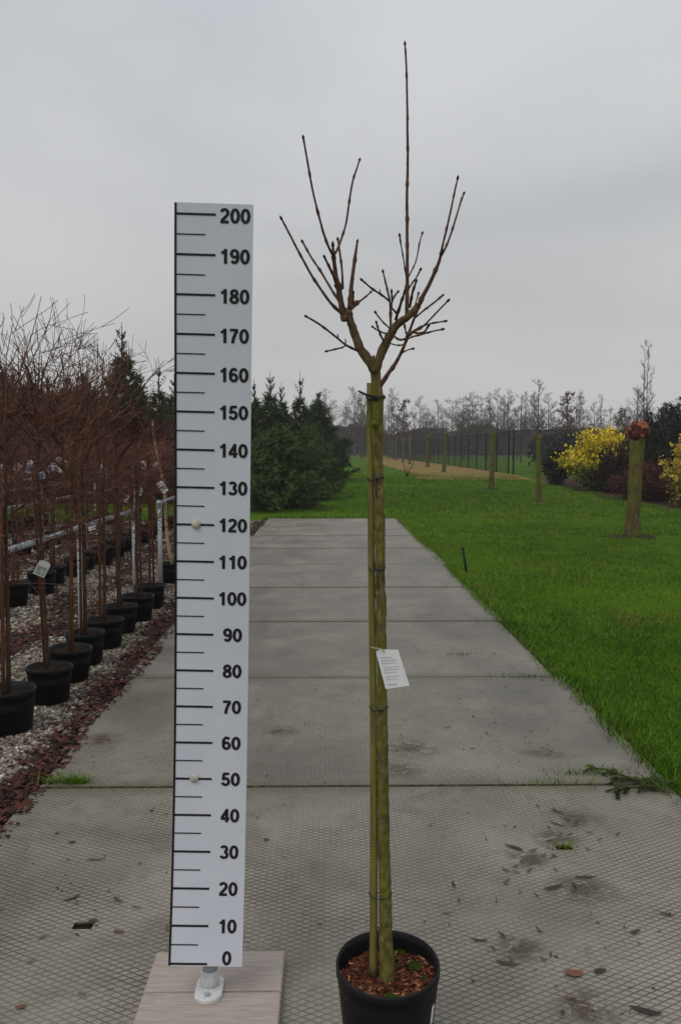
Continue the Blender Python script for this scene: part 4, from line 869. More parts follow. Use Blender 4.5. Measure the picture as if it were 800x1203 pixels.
# ------------------------------------------------------------------ conifers
def conifer_meshes(seed, h, rad, leader, mat, bushy=0.0, n_br=170):
    rng = random.Random(seed); rs = np.random.RandomState(seed); tb = MB(); tr = max(0.02, h * 0.017)
    tb.tube([(0, 0, -0.02), (0.02, 0, h * 0.4), (0, 0.01, h * 0.8), (0.01, 0, h)], [tr, tr * 0.7, tr * 0.30, 0.006], 7)
    starts, dirs, lens = [], [], []
    hb = h - leader
    for k in range(n_br):
        t = (k + rng.random()) / n_br; z = 0.10 + (hb - 0.12) * (t ** 1.12)
        prof = (1 - (z / (hb * 1.02)) ** (1.15 + bushy)) ; r = rad * max(0.07, prof) * rng.choice((0.55, 0.75, 0.9, 1.0, 1.1, 1.32)) * rng.uniform(0.9, 1.1)
        if z < 0.25 * h: r *= 0.86 + 0.5 * (z / h)
        a = rng.uniform(0, 6.283); rise = rng.uniform(0.0, 0.6) + 1.1 * (z / h) ** 2; d = Vector((math.cos(a), math.sin(a), rise * 0.6))
        p0 = Vector((0, 0, z)); P = [p0]; q = p0.copy(); sg = 5
        for i in range(sg):
            d = (d.normalized() + Vector((rng.gauss(0, 0.07), rng.gauss(0, 0.07), (-0.16 if i < 2 else 0.17)))).normalized(); q = q + d * (r / sg); P.append(q.copy())
        tb.tube(P, [0.009, 0.008, 0.007, 0.005, 0.004, 0.003], 3, False)
        nt = int(3 + 34 * r)
        for j in range(nt):
            u = rng.uniform(0.22, 1.0); i = min(sg - 1, int(u * sg)); b = P[i].lerp(P[i + 1], u * sg - i); ax = (P[i + 1] - P[i]).normalized()
            s = Vector((rng.gauss(0, 1), rng.gauss(0, 1), rng.gauss(0.1, 0.55))); s = (s - ax * s.dot(ax)).normalized()
            tl = rng.uniform(0.10, 0.30) * (1.15 - 0.4 * u); nd = (ax * 0.8 + s * 0.8).normalized()
            starts.append(b[:]); dirs.append(nd[:]); lens.append(tl)
    for k in range(5):      # leader whorls
        z = hb + leader * (0.15 + 0.16 * k); a0 = rng.uniform(0, 6)
        if k in (0, 2):
            for j in range(3):
                a = a0 + j * 1.57; a += rng.uniform(-0.5, 0.5); L_ = rng.uniform(0.15, 0.42) * (1.2 - 0.2 * k); e = Vector((math.cos(a) * L_ * 0.55, math.sin(a) * L_ * 0.55, z + L_ * 0.9)); tb.tube([(0, 0, z), e * 0.5 + Vector((e.x * 0.15, e.y * 0.15, z * 0.5 - L_ * 0.08)), e], [0.008, 0.007, 0.005], 3)
                for m in range(4): starts.append(Vector((0, 0, z)).lerp(e, 0.1 + 0.2 * m)[:]); dirs.append((math.cos(a + m) * 0.4, math.sin(a + m) * 0.4, 1.1)); lens.append(0.012)
        for m in range(1 if k < 1 else 0): starts.append((0, 0, z - 0.1 * rng.random())); a = rng.uniform(0, 6.3); dirs.append((math.cos(a) * 0.4, math.sin(a) * 0.4, 1)); lens.append(0.05)
    trunk = tb.mesh('trunk', M['conifer_trunk'])
    S = np.array(starts); D = np.array(dirs); D /= np.linalg.norm(D, axis=1)[:, None]; Ln = np.array(lens); n = len(S); K = 9
    # each sprig: needle pairs along it
    idx = np.repeat(np.arange(n), K); u = np.tile((np.arange(K) + 0.5) / K, n)
    side = rs.normal(size=(n * K, 3)); dd = D[idx]; side -= dd * (side * dd).sum(1)[:, None]; side /= np.linalg.norm(side, axis=1)[:, None]
    b = S[idx] + dd * (Ln[idx] * u)[:, None]; nl = rs.uniform(0.045, 0.085, n * K); w = np.cross(dd, side) * (0.010 + 0.008 * rs.rand(n * K))[:, None]
    tip = b + (dd * 0.75 + side * 0.75) * nl[:, None]
    V = np.stack([b - w, b + w, tip + w * 0.35, tip - w * 0.35], 1)
    base = np.repeat(np.clip(rs.normal(0.42, 0.24, n), 0, 0.85), K); var = np.clip(base + rs.normal(0, 0.08, n * K), 0, 0.9); brown = rs.rand(n * K) < 0.015; var[brown] = 1.0
    crown = np_mesh('crown', V, 4, [(0, 1, 2, 3)], var, mat)
    return trunk, crown
CT = [conifer_meshes(1, 3.9, 1.15, 0.75, M['needle'], 0.2), conifer_meshes(2, 3.5, 1.25, 0.35, M['needle'], 0.9), conifer_meshes(3, 4.2, 1.05, 1.0, M['needle'], 0.1), conifer_meshes(4, 2.05, 1.25, 0.15, M['needle_blue'], 1.2, 190)]
def conifer(k, x, y, rz, sc, sh, label, group):
    sh *= 1.0; t = empty('spruce_tree', (x, y, gz(y)), rz); tag(t, label, 'spruce', group); t.scale = (sc, sc, sh)
    link('trunk', CT[k][0], t); link('crown', CT[k][1], t)
G1 = 'dark spruces behind the potted rows'; G2 = 'dark spruces at the end of the plates'
conifer(0, at(145, 500, 27.5).x, 27.5, 0.4, 1.3, 1.36, 'tallest dark spruce with a crooked tip, behind the potted rows', G1)
hx = [-1, 17, 36, 58, 80, 100, 122, 166, 188, 206]
for i, px in enumerate(hx):
    Y = 27.0 + (i % 3) * 1.3 - 1.0; top = [424, 432, 440, 436, 446, 440, 452, 436, 424, 440][i]
    H = HC + (527 - top) / FPX * Y - gz(Y); k = [1, 0, 1, 0, 1, 1, 0, 0, 2, 0][i]; hh = [3.9, 3.5, 4.2][k]
    conifer(k, at(px, 500, Y).x, Y, i * 1.7, 1.0 + 0.1 * (i % 2), H / hh, f'dark spruce behind the potted rows, {ordinal(i)} of the hedge from the left', G1)
for i, (px, Y, top, k, sc, lab) in enumerate(((325, 23.3, 503, 3, 1.0, 'low bushy green spruce in front, just beyond the plates'), (374, 35.5, 462, 1, 1.0, 'dense dark spruce standing rightmost of the clump, beside the lawn'),
        (353, 30.5, 436, 2, 0.95, 'spruce with the tallest bare leader right of the board'), (318, 27.5, 437, 0, 0.95, 'spruce with a thin leader close to the board edge'), (331, 31.5, 450, 0, 0.9, 'dark spruce between the two taller leaders'), (299, 29.0, 446, 0, 0.95, 'spruce half hidden by the right edge of the board'),
        (362, 27.0, 500, 3, 0.72, 'small green spruce between the low bush and the dense tree'), (284, 25.0, 470, 1, 0.95, 'dark spruce behind the board, left of the low bush'), (250, 27.0, 452, 0, 1.0, 'dark spruce wholly behind the middle of the board'), (386, 47.0, 478, 0, 0.8, 'farther slender spruce peeping past the dense dark one'))):
    H = HC + (527 - top) / FPX * Y - gz(Y); hh = [3.9, 3.5, 4.2, 2.05][k]; conifer(k, at(px, 500, Y).x, Y, 0.9 * i, sc, H / hh, lab, G2)

# ------------------------------------------------------------------ bare far trees
def bare_tree(seed, h, spread, up, nb, kids, leaves=0, leafmat=None, thick=1.0, stems=1):
    rng = random.Random(seed); tk = MB(); cr = MB(); lf = []
    def grow(p, d, L, r, lev, bend):
        pts = [p]; rad = [r]; q = Vector(p); dd = Vector(d).normalized(); sg = 3 if lev > 0 else 2
        for i in range(sg):
            dd = (dd + Vector((rng.gauss(0, 0.13), rng.gauss(0, 0.13), rng.gauss(0, 0.05) + bend))).normalized(); q = q + dd * (L / sg); pts.append(q.copy()); rad.append(max(0.0075, r * (1 - 0.75 * (i + 1) / sg)))
        cr.cur = min(1, max(0, rng.gauss(0.5, 0.25))); cr.tube(pts, rad, 3, False)
        if leaves and lev <= 1:
            for k in range(leaves): u = rng.random(); i = min(sg - 1, int(u * sg)); lf.append((pts[i].lerp(pts[i + 1], u * sg - i) + Vector((rng.gauss(0, 0.08),) * 3))[:])
        if lev > 0:
            for k in range(kids[len(kids) - lev]):
                u = rng.uniform(0.2, 1.0); i = min(sg - 1, int(u * sg)); b = pts[i].lerp(pts[i + 1], u * sg - i); ax = (pts[i + 1] - pts[i]).normalized()
                s = Vector((rng.gauss(0, 1), rng.gauss(0, 1), rng.gauss(0, 0.5))); s = (s - ax * s.dot(ax)).normalized()
                grow(b, ax * 0.8 + s * 0.75 + Vector((0, 0, up * 0.3)), L * rng.uniform(0.3, 0.55), max(0.008, r * 0.55), lev - 1, bend)
    tr = h * 0.011 * thick
    for sI in range(stems):
        ox = (sI - (stems - 1) / 2) * 0.35; lean = ox * 0.5
        P = [Vector((ox + lean * t + 0.06 * h / 10 * mnoise.noise((t * 4, seed, sI)), 0.06 * mnoise.noise((t * 4, seed, 9 + sI)), t * h)) for t in [i / 8 for i in range(9)]]
        tk.tube(P, [tr * (1.1 - 0.98 * (i / 8)) for i in range(9)], 6)
        for k in range(nb // stems):
            t = 0.22 + 0.76 * ((k + rng.random()) / (nb // stems)); i = min(7, int(t * 8)); b = P[i].lerp(P[i + 1], t * 8 - i); a = rng.uniform(0, 6.283)
            L = spread * h * (1.05 - 0.8 * t) * rng.uniform(0.6, 1.2); grow(b, (math.cos(a), math.sin(a), up), L, tr * 0.45 * (1.1 - t) + 0.008, 2, 0.06 if up > 0.4 else 0.02)
    tm = tk.mesh('trunk', M['fartrunk']); cm = cr.mesh('branches', M['fartrunk']); lm = None
    if lf:
        rs = np.random.RandomState(seed); Pn = np.array(lf); n = len(Pn); u = rs.normal(size=(n, 3)); u /= np.linalg.norm(u, axis=1)[:, None]; v = np.cross(u, rs.normal(size=(n, 3))); v /= np.linalg.norm(v, axis=1)[:, None]
        s = rs.uniform(0.05, 0.10, n)[:, None]; V = np.stack([Pn - u * s, Pn - v * s * 0.7, Pn + u * s, Pn + v * s * 0.7], 1)
        lm = np_mesh('leaves', V, 4, [(0, 1, 2, 3)], rs.uniform(0, 1, n), leafmat)
    return tm, cm, lm
BT = [bare_tree(101, 11, 0.26, 0.95, 44, (7, 4)), bare_tree(102, 11, 0.32, 0.7, 38, (7, 5)), bare_tree(103, 12, 0.19, 1.3, 48, (7, 4)), bare_tree(104, 9, 0.44, 0.4, 32, (7, 5), 0, None, 1.2),
      bare_tree(105, 8, 0.34, 0.5, 34, (6, 4), 2, M['redleaf'], 1.2), bare_tree(106, 7, 0.36, 0.5, 32, (6, 4), 2, M['oliveleaf'], 1.1), bare_tree(107, 10, 0.22, 0.9, 40, (6, 4), 0, None, 0.9, 2), bare_tree(108, 9, 0.30, 0.8, 30, (6, 4), 0, None, 1.3)]
def far_tree(k, px, Y, top, label, group='bare trees along the far edge of the lawn', rz=0.0, mat=None, wsc=1.0):
    H = HC + (527 - top) / FPX * Y - gz(Y); hh = [11, 11, 12, 9, 8, 7, 10, 9][k]; s = H / hh
    t = empty('bare_tree', (at(px, 500, Y).x, Y, gz(Y) - 0.02), rz); tag(t, label, 'tree', group); t.scale = (s * wsc, s * wsc, s)
    link('trunk', BT[k][0], t); link('branches', BT[k][1], t)
    if BT[k][2]: link('leaves', BT[k][2], t)
ft = random.Random(9)
for half, (xa, xb, n_) in enumerate(((372, 470, 15), (486, 610, 22), (614, 802, 28))):
    for i in range(n_):
        px = xa + (xb - xa) * (i + ft.uniform(-0.45, 0.45)) / (n_ - 1); Y = ft.uniform(96, 150); k = ft.choice((0, 1, 1, 2, 6, 3, 3)); top = ft.choice((458, 464, 468, 474, 478, 484, 490, 494)) + ft.uniform(-3, 3) + (8 if k == 3 else 0)
        far_tree(k, px, Y, top, f'thin bare far tree, {ordinal(i)} from the left {("before the russet tree", "between the russet tree and fence corner", "beyond the fence corner")[half]}', rz=ft.uniform(0, 6.28), wsc=ft.uniform(0.85, 1.35))
for (k, px, Y, top, lab) in ((4, 474, 92, 471, 'small round tree with russet leaves just right of the staked trunk'), (3, 428, 100, 468, 'spreading bare tree between the dense spruce and the staked trunk'), (3, 572, 88, 480, 'low wide bare tree with crooked boughs above the fence corner'), (5, 545, 96, 484, 'olive leaved small tree behind the receding fence'),
        (7, 632, 62, 447, 'symmetrical bare tree rising behind the thin second pollard'), (7, 612, 74, 464, 'paler bare tree left of the symmetrical one'), (4, 666, 84, 462, 'tree with reddish upper twigs above the yellow shrub'), (5, 730, 60, 484, 'olive brown leafy tree behind the fence right of the yellow shrub'), (4, 786, 66, 474, 'brownish tree near the right picture edge'), (3, 800, 60, 466, 'wide bare tree cut off by the right picture edge'), (3, 772, 58, 478, 'twiggy bare tree right of the tall slender one')):
    far_tree(k, px, Y, top, lab, 'trees behind the fence', rz=ft.uniform(0, 6.28))
far_tree(6, 757, 44, 404, 'tall slender bare tree soaring above the right shrubs', 'trees behind the fence', 0.3, wsc=0.62)

# dark hedge and wood far off: one mass of leaves nobody could count
def leaf_mass(name, P, size, mat, seed, var=None, flat=0.7):
    rs = np.random.RandomState(seed); n = len(P); u = rs.normal(size=(n, 3)); u /= np.linalg.norm(u, axis=1)[:, None]; v = np.cross(u, rs.normal(size=(n, 3))); v /= np.linalg.norm(v, axis=1)[:, None]
    s = (size * rs.uniform(0.6, 1.4, n))[:, None]; V = np.stack([P - u * s, P - v * s * flat, P + u * s, P + v * s * flat], 1)
    return np_mesh(name, V, 4, [(0, 1, 2, 3)], rs.uniform(0, 1, n) if var is None else var, mat)
def build_hedge():
    rs = np.random.RandomState(3); n = 60000; x = rs.uniform(-60, 120, n); y = rs.uniform(152, 160, n)
    hmax = np.array([4.4 + 1.5 * mnoise.noise((a * 0.13, 0, 0)) + 0.8 * mnoise.noise((a * 0.5, 3, 0)) for a in x]); z = GZ0 + 0.4 + hmax * rs.uniform(0, 1, n) ** 0.75
    tag(link('far_hedge', leaf_mass('far_hedge', np.stack([x, y, z], -1), 0.34, M['hedge'], 8)), 'dark far-off hedge and wood closing the lawn', 'hedge', kind='stuff')
    n = 9000; x = rs.uniform(14, 45, n); y = rs.uniform(60, 63, n); hm = np.array([2.0 + 0.7 * mnoise.noise((a * 0.4, 0, 5)) for a in x]); z = GZ0 + 0.4 + hm * rs.uniform(0, 1, n) ** 0.8
    tag(link('dark_thicket', leaf_mass('dark_thicket', np.stack([x, y, z], -1), 0.16, M['hedge'], 9)), 'dark thicket behind the right part of the fence', 'thicket', kind='stuff')
build_hedge()

# ------------------------------------------------------------------ shrubs of the right border
def shrub(name, label, cat, px, Y, w, h, mat, n, leaf, seed, stemmat, nst=26, varfn=None, lift=0.0, round_=0.5, group='shrubs of the right border'):
    rng = random.Random(seed); rs = np.random.RandomState(seed); X = at(px, 560, Y).x; t = empty(name, (X, Y, gz(Y))); tag(t, label, cat, group)
    mb = MB(); P = []
    for k in range(nst):
        a = rng.uniform(0, 6.283); rr = w / 2 * math.sqrt(rng.random()); hh = h * (1 - round_ * (rr / (w / 2)) ** 2) * rng.choice((0.7, 0.85, 0.95, 1.0, 1.12)) * rng.uniform(0.92, 1.06); pts = [Vector((math.cos(a) * rr * 0.25, math.sin(a) * rr * 0.25, -0.02)), Vector((math.cos(a) * rr * 0.6, math.sin(a) * rr * 0.6, hh * 0.5)), Vector((math.cos(a) * rr * 0.9, math.sin(a) * rr * 0.9, hh * 0.8)), Vector((math.cos(a) * rr * 1.05, math.sin(a) * rr * 1.05, hh))]
        mb.tube(pts, [0.014, 0.010, 0.007, 0.003], 4, False)
        for j in range(n // nst):
            u = lift + (1 - lift) * rng.random() ** 0.7; i = min(2, int(u * 3)); b = pts[i].lerp(pts[i + 1], u * 3 - i); P.append((b + Vector((rng.gauss(0, 0.13 * w / 2), rng.gauss(0, 0.13 * w / 2), rng.gauss(0, 0.07))))[:])
    mb.build('stems', stemmat, t); P = np.array(P); P[:, 2] = np.maximum(P[:, 2], 0.03)
    v = np.clip((varfn(P[:, 2] / h) if varfn is not None else 0.5) + rs.normal(0, 0.16, len(P)), 0, 1)
    link('leaves', leaf_mass('leaves', P, leaf, mat, seed, v, 0.6), t)
shrub('yellow_shrub', 'bright yellow leaved shrub, green toward its foot, in the border', 'shrub', 703, 31.0, 2.5, 2.0, M['yellowleaf'], 8200, 0.062, 3, M['darkbrown'], 46, lambda q: 0.12 + 0.95 * q)
shrub('dark_shrub', 'dark evergreen shrub left of the yellow one', 'shrub', 654, 33.5, 1.1, 1.35, M['hedge'], 3600, 0.06, 4, M['darkbrown'], 26)
shrub('brown_shrub', 'dark brown leafless thicket right of the yellow shrub', 'shrub', 728, 29.8, 1.9, 1.6, M['darkbrown'], 4600, 0.05, 5, M['darkbrown'], 40)
shrub('red_shrub', 'low rounded red brown twiggy shrub behind the nearest pollard', 'shrub', 752, 26.8, 1.8, 1.05, M['redbrown'], 5200, 0.035, 6, M['redbrown'], 50)
shrub('red_shrub', 'red brown twiggy mound right of the nearest pollard', 'shrub', 776, 26.2, 1.5, 1.1, M['redbrown'], 4600, 0.035, 16, M['redbrown'], 50)
shrub('gold_shrub', 'golden leaved open shrub at the right picture edge', 'shrub', 803, 24.4, 1.5, 1.75, M['goldleaf'], 1900, 0.055, 7, M['darkbrown'], 24, lambda q: 0.2 + 0.7 * q)
shrub('dark_shrub', 'tall dark evergreen bush filling the border behind the nearest pollard', 'shrub', 772, 31.5, 2.2, 2.3, M['hedge'], 7000, 0.06, 8, M['darkbrown'], 30)
shrub('dark_shrub', 'black green bush rising at the right picture edge', 'shrub', 806, 30.5, 2.2, 2.9, M['hedge'], 7500, 0.06, 9, M['darkbrown'], 30)
shrub('dark_shrub', 'dark bush with a pointed top below the tall slender tree', 'shrub', 768, 36.0, 1.7, 2.9, M['hedge'], 6000, 0.06, 10, M['darkbrown'], 26, round_=0.8)

# ------------------------------------------------------------------ fence with posts, rails and wire mesh
def fence(p0, p1, n, label, h=1.98):
    p0, p1 = Vector(p0), Vector(p1); L = (p1 - p0).length; a = math.atan2(p1.y - p0.y, p1.x - p0.x); t = empty('mesh_fence', p0, a); tag(t, label, 'fence', 'dark mesh fences round the far lawn')
    W = L / n; mb = MB(); mb.box(-0.035, 0.035, -0.035, 0.035, -0.1, h + 0.03); PM = mb.mesh('post', M['fence'])
    mb = MB(); mb.tube([(0.036, 0, h), (W - 0.036, 0, h)], 0.026, 5); RM = mb.mesh('top_rail', M['fence'])
    mb = MB(); k = int(W / 0.06)
    for i in range(1, k): x = W * i / k; mb.tube([(x, 0, 0.04), (x, 0, h - 0.02)], 0.0021, 3, False)
    for j in range(1, 10): z = 0.04 + (h - 0.06) * j / 10; mb.tube([(0.036, 0.006, z), (W - 0.036, 0.006, z)], 0.0030, 3, False)
    WM = mb.mesh('wire_mesh', M['fence'])
    for i in range(n + 1):
        link('post', PM, t, (i * W, 0, 0))
        if i < n: link('top_rail', RM, t, (i * W, 0, 0)); link('wire_mesh', WM, t, (i * W, 0, 0))
fz = gz(60)
fence((8.15, 40.5, fz - 0.02), (8.55, 118, fz - 0.02), 26, 'dark mesh fence running away beside the pollard row')
fence((8.35, 40.4, fz - 0.03), (23.0, 41.0, fz - 0.03), 5, 'dark mesh fence crossing behind the yellow shrub')

# ------------------------------------------------------------------ pollarded willows
def pollard(px, Y, h, d, label, seed, head='moss', lean=0.0, detail=True):
    rng = random.Random(seed); X = at(px, 560, Y).x; t = empty('pollard_willow', (X, Y, gz(Y))); tag(t, label, 'tree', 'pollarded willows on the lawn')
    n = 16; mb = MB(); P = [Vector((lean * i / n + 0.015 * mnoise.noise((i * 0.4, seed, 0)), 0.015 * mnoise.noise((i * 0.4, seed, 5)), -0.05 + (h - 0.1) * i / n)) for i in range(n + 1)]
    mb.tube(P, [d / 2 * (1.22 - 0.3 * min(1, i / 4) + 0.06 * mnoise.noise((i * 0.7, seed, 9)) + (0.10 if i > 13 else 0)) for i in range(n + 1)], 14); mb.build('trunk', M['mossbark'], t, True)
    bm = bmesh.new(); bmesh.ops.create_icosphere(bm, subdivisions=3, radius=d * 0.66)
    for v in bm.verts: v.co = Vector((v.co.x, v.co.y, v.co.z * 0.95)) * (1 + 0.35 * mnoise.noise(v.co * (4.5 / d * 0.5) + Vector((seed, 0, 0))))
    me = bpy.data.meshes.new('head'); bm.to_mesh(me); bm.free(); me.materials.append(M['mossbark'] if head == 'moss' else M['cut_dark'])
    for q in me.polygons: q.use_smooth = True
    link('head', me, t, (lean, 0, h - d * 0.62))
    if detail:
        for k in range(26 if head == 'cut' else 9):
            a = rng.uniform(0, 6.283); e = rng.uniform(-0.35, 1.2); dv = Vector((math.cos(a) * math.cos(e), math.sin(a) * math.cos(e), math.sin(e))); c = Vector((lean, 0, h - d * 0.62))
            mb = MB(); r = d * rng.uniform(0.09, 0.19); mb.tube([c + dv * d * 0.4, c + dv * d * 0.66, c + dv * d * (0.76 + rng.uniform(0, 0.1))], [r, r, r * 0.9], 8); mb.build('cut_stub', M['cut'] if head == 'cut' else M['mossbark'], t)
    # bare soil round the foot
    mb = MB(); vs = [(0, 0, 0.03)]; m = 26
    for k in range(m):
        a = 6.2832 * k / m; r = d * (1.5 + 0.9 * mnoise.noise((math.cos(a) * 1.7, math.sin(a) * 1.7, seed))); vs.append((r * 1.25 * math.cos(a), r * math.sin(a), 0.008))
    mb.add(vs, [(0, 1 + k, 1 + (k + 1) % m) for k in range(m)]); mb.build('bare_soil', M['soil'], t, True)
pollard(743, 15.9, 2.02, 0.265, 'nearest pollarded willow with a red brown cut head, at the right', 1, 'cut', 0.075)
pollard(633, 25.8, 1.97, 0.155, 'thin mossy pollard second along from the nearest willow', 2, 'moss', -0.03)
pollard(577, 31.5, 2.02, 0.19, 'mossy pollard with a knobbly head before the fence corner', 3, 'moss', 0.05)
pollard(521, 43.5, 1.97, 0.19, 'mossy pollard at the near end of the straw coloured bed', 4, 'moss', 0.08)
pollard(502, 56, 2.0, 0.20, 'second pollard in the straw coloured bed', 5, 'moss', 0.0)
for i, (px, Y, o) in enumerate(((481, 66, 'third'), (473.5, 78, 'fourth'), (465, 88, 'fifth'), (461, 98, 'sixth'), (456, 108, 'seventh'))): pollard(px, Y, 2.05, 0.19, f'{o} pollard in the straw coloured bed', 6 + i, 'moss', 0.03, False)

# ------------------------------------------------------------------ small things on and beside the plates
def peg():
    p = on_ground(548, 673); t = empty('black_peg', p); tag(t, 'short leaning black peg in the grass beside the plates', 'peg'); m = MB(); q = at(543.5, 644, p.y) - p
    m.tube([(0, 0, -0.03), q * 0.5, q], [0.016, 0.016, 0.015], 8); m.build('shaft', M['blackpeg'], t, True); m = MB(); m.tube([q - Vector((0, 0, 0.012)), q + Vector((0, 0, 0.012))], [0.022, 0.020], 8); m.build('cap', M['blackpeg'], t, True)
peg()
def vsapling():
    p = on_ground(477.5, 560); t = empty('sapling', p); tag(t, 'small leafless sapling forked in a V before the straw coloured bed', 'sapling')
    for (x, y) in ((472, 540), (487, 539), (479, 548)): m = MB(); q = at(x, y, p.y) - p; m.tube([(0, 0, -0.02), q * 0.5 + Vector((0.02, 0, 0)), q], [0.022, 0.016, 0.009], 5); m.build('stem', M['darkbrown'], t)
vsapling()
def leaf_obj(px, py, L, w, ang, label, group, var, seed, name='fallen_leaf', curl=0.3):
    c = on_z(px, py, 0.004); mb = MB(); mb.cur = var; n = 7; vs = []; rng = random.Random(seed)
    for i in range(n):
        u = i / (n - 1); hw = w / 2 * math.sin(math.pi * (0.04 + 0.94 * u)) ** 0.8; z = 0.002 + curl * w * (u - 0.5) ** 2 * 2; b = 0.12 * L * math.sin(u * 3.0 + seed)
        vs += [((u - 0.5) * L, b - hw, z + rng.uniform(0.1, 0.5) * hw * curl), ((u - 0.5) * L, b, z), ((u - 0.5) * L, b + hw, z + rng.uniform(0.1, 0.5) * hw * curl)]
    fs = [(i * 3 + k, (i + 1) * 3 + k, (i + 1) * 3 + k + 1, i * 3 + k + 1) for i in range(n - 1) for k in range(2)]
    mb.add(vs, fs); o = mb.build(name, M['deadleaf'], None, True, c); o.rotation_euler = (0, 0, ang); tag(o, label, 'leaf', group)
    return o
big = [(603, 997, 0.085, 0.022, -0.75, 0.1, 'long dark willow leaf lying right of the tree, near the green slot'), (674, 1145, 0.055, 0.040, 0.4, 0.95, 'round brown leaf on the plate, lower right'), (758, 1188, 0.085, 0.028, -0.15, 0.05, 'dark grey leaf in the lower right corner'), (563, 1104, 0.060, 0.013, -0.1, 0.1, 'slim dark leaf right of the pot rim'), (596, 1131, 0.075, 0.016, -0.5, 0.35, 'slim brown leaf right of the pot'), (650, 1043, 0.080, 0.018, 0.1, 0.15, 'dark forked leaf beside the brown stain'), (85, 990, 0.030, 0.018, 0.1, 0.3, 'small brown leaf on the plate at the left'), (68, 979, 0.028, 0.012, 1.5, 0.5, 'small upright brown leaf at the left of the plate'), (113, 1010, 0.075, 0.010, 0.4, 0.25, 'thin dark twig-like leaf left of the board'), (84, 1055, 0.070, 0.012, 0.9, 0.15, 'dark slim leaf above the left slot'), (140, 1057, 0.05, 0.014, -0.9, 0.5, 'pale brown curled leaf left of the board foot'), (109, 1083, 0.035, 0.025, 0.3, 0.25, 'curled leaf stuck beside the left slot'), (25, 1184, 0.030, 0.02, 0.2, 0.8, 'rust brown leaf in the lower left corner'), (313, 987, 0.026, 0.02, 0.2, 0.3, 'dark speck of leaf between board and trunk'), (687, 1031, 0.085, 0.014, 0.25, 0.1, 'dark leaf above the brown stain, right of the slot'), (655, 953, 0.07, 0.014, -0.55, 0.2, 'dark leaf beyond the slot near the far joint'), (656, 968, 0.09, 0.010, -0.8, 0.1, 'thin black stalk-like leaf near the upper brown stain'), (745, 1095, 0.05, 0.014, 0.2, 0.2, 'small dark leaf toward the right of the near plate'), (783, 1075, 0.05, 0.012, -0.7, 0.3, 'slim leaf close to the right picture edge'), (705, 1142, 0.045, 0.02, 0.4, 0.15, 'dark leaf right of the round brown leaf')]
for i, (px, py, L_, w, a, v, lab) in enumerate(big): leaf_obj(px, py, L_, w, a, lab, 'fallen leaves on the plates', v, i)
lr = random.Random(15)
for i in range(70):
    px, py = (lambda c: (min(794, max(522, c[0] + lr.gauss(0, 30))), min(1192, max(935, c[1] + lr.gauss(0, 16)))))(lr.choice(((677, 962), (682, 1046), (612, 1115), (655, 985), (690, 1180), (620, 1010), (735, 1110), (560, 1060)))) if i < 42 else ((lr.uniform(470, 700), lr.uniform(700, 915)) if i < 60 else (lr.uniform(20, 200), lr.uniform(940, 1190)))
    if i >= 42 and i < 60 and px > 600 + (py - 750) * 0.9: px = 480 + lr.random() * 90
    leaf_obj(px, py, lr.uniform(0.018, 0.045), lr.uniform(0.006, 0.013), lr.uniform(0, 3.14), 'tiny dark scrap of dead leaf lying on the grey plates', 'scraps of leaf on the plates', lr.random(), 100 + i, curl=lr.uniform(0.2, 1.4))
def fallen_spruce():
    root_ = on_z(776, 932, 0.01); t = empty('fallen_spruce_branch', root_); tag(t, 'cut green spruce branch lying over the plate edge by the grass', 'branch'); rng = random.Random(6)
    inv = Matrix.Translation(-root_); paths = [[(786, 936, .02), (760, 927, .015), (735, 916, .015), (712, 908, .016), (694, 905, .012)], [(770, 931, .03), (755, 930, .02), (735, 931, .02), (722, 935, .015)], [(774, 932, .03), (768, 926, .03), (762, 919, .02)], [(780, 934, .03), (778, 928, .04), (775, 924, .02)], [(752, 924, .03), (738, 919, .02), (722, 919, .015)]]
    tb = MB(); nb = MB(); QQ = [[inv @ (on_z(a, b, 0.0) + Vector((0, 0, c))) for a, b, c in P] for P in paths]
    for Q in list(QQ):
        for i in range(len(Q) - 1):
            ax = (Q[i + 1] - Q[i]).normalized(); sd = Vector((-ax.y, ax.x, 0)).normalized()
            for g in (-1, 1):
                b = Q[i].lerp(Q[i + 1], rng.uniform(0.2, 0.9)); L_ = rng.uniform(0.04, 0.075); e = b + (ax * 0.8 + sd * g * 0.7) * L_; e.z = max(e.z - 0.01, 0.006 - root_.z); QQ.append([b, b.lerp(e, 0.5) + Vector((0, 0, 0.006)), e])
    for Q in QQ:
        tb.tube(Q, [(0.005 if len(Q) > 3 else 0.003) - 0.0008 * i for i in range(len(Q))], 5)
        for i in range(len(Q) - 1):
            ax = (Q[i + 1] - Q[i]).normalized()
            for k in range(int(2600 * (Q[i + 1] - Q[i]).length)):
                b = Q[i].lerp(Q[i + 1], rng.random()); s = Vector((rng.gauss(0, 1), rng.gauss(0, 1), rng.gauss(0.1, 0.5))); s = (s - ax * s.dot(ax)).normalized(); L_ = rng.uniform(0.012, 0.020); tip = b + (ax * 0.7 + s * 0.8) * L_; tip.z = max(tip.z, -root_.z + 0.003); w = ax.cross(s) * 0.0014
                nb.cur = rng.random() * 0.8; nb.add([b - w, b + w, tip], [(0, 1, 2)])
    tb.build('twigs', M['shoot'], t); nb.build('needles', M['needle_blue'], t)
fallen_spruce()

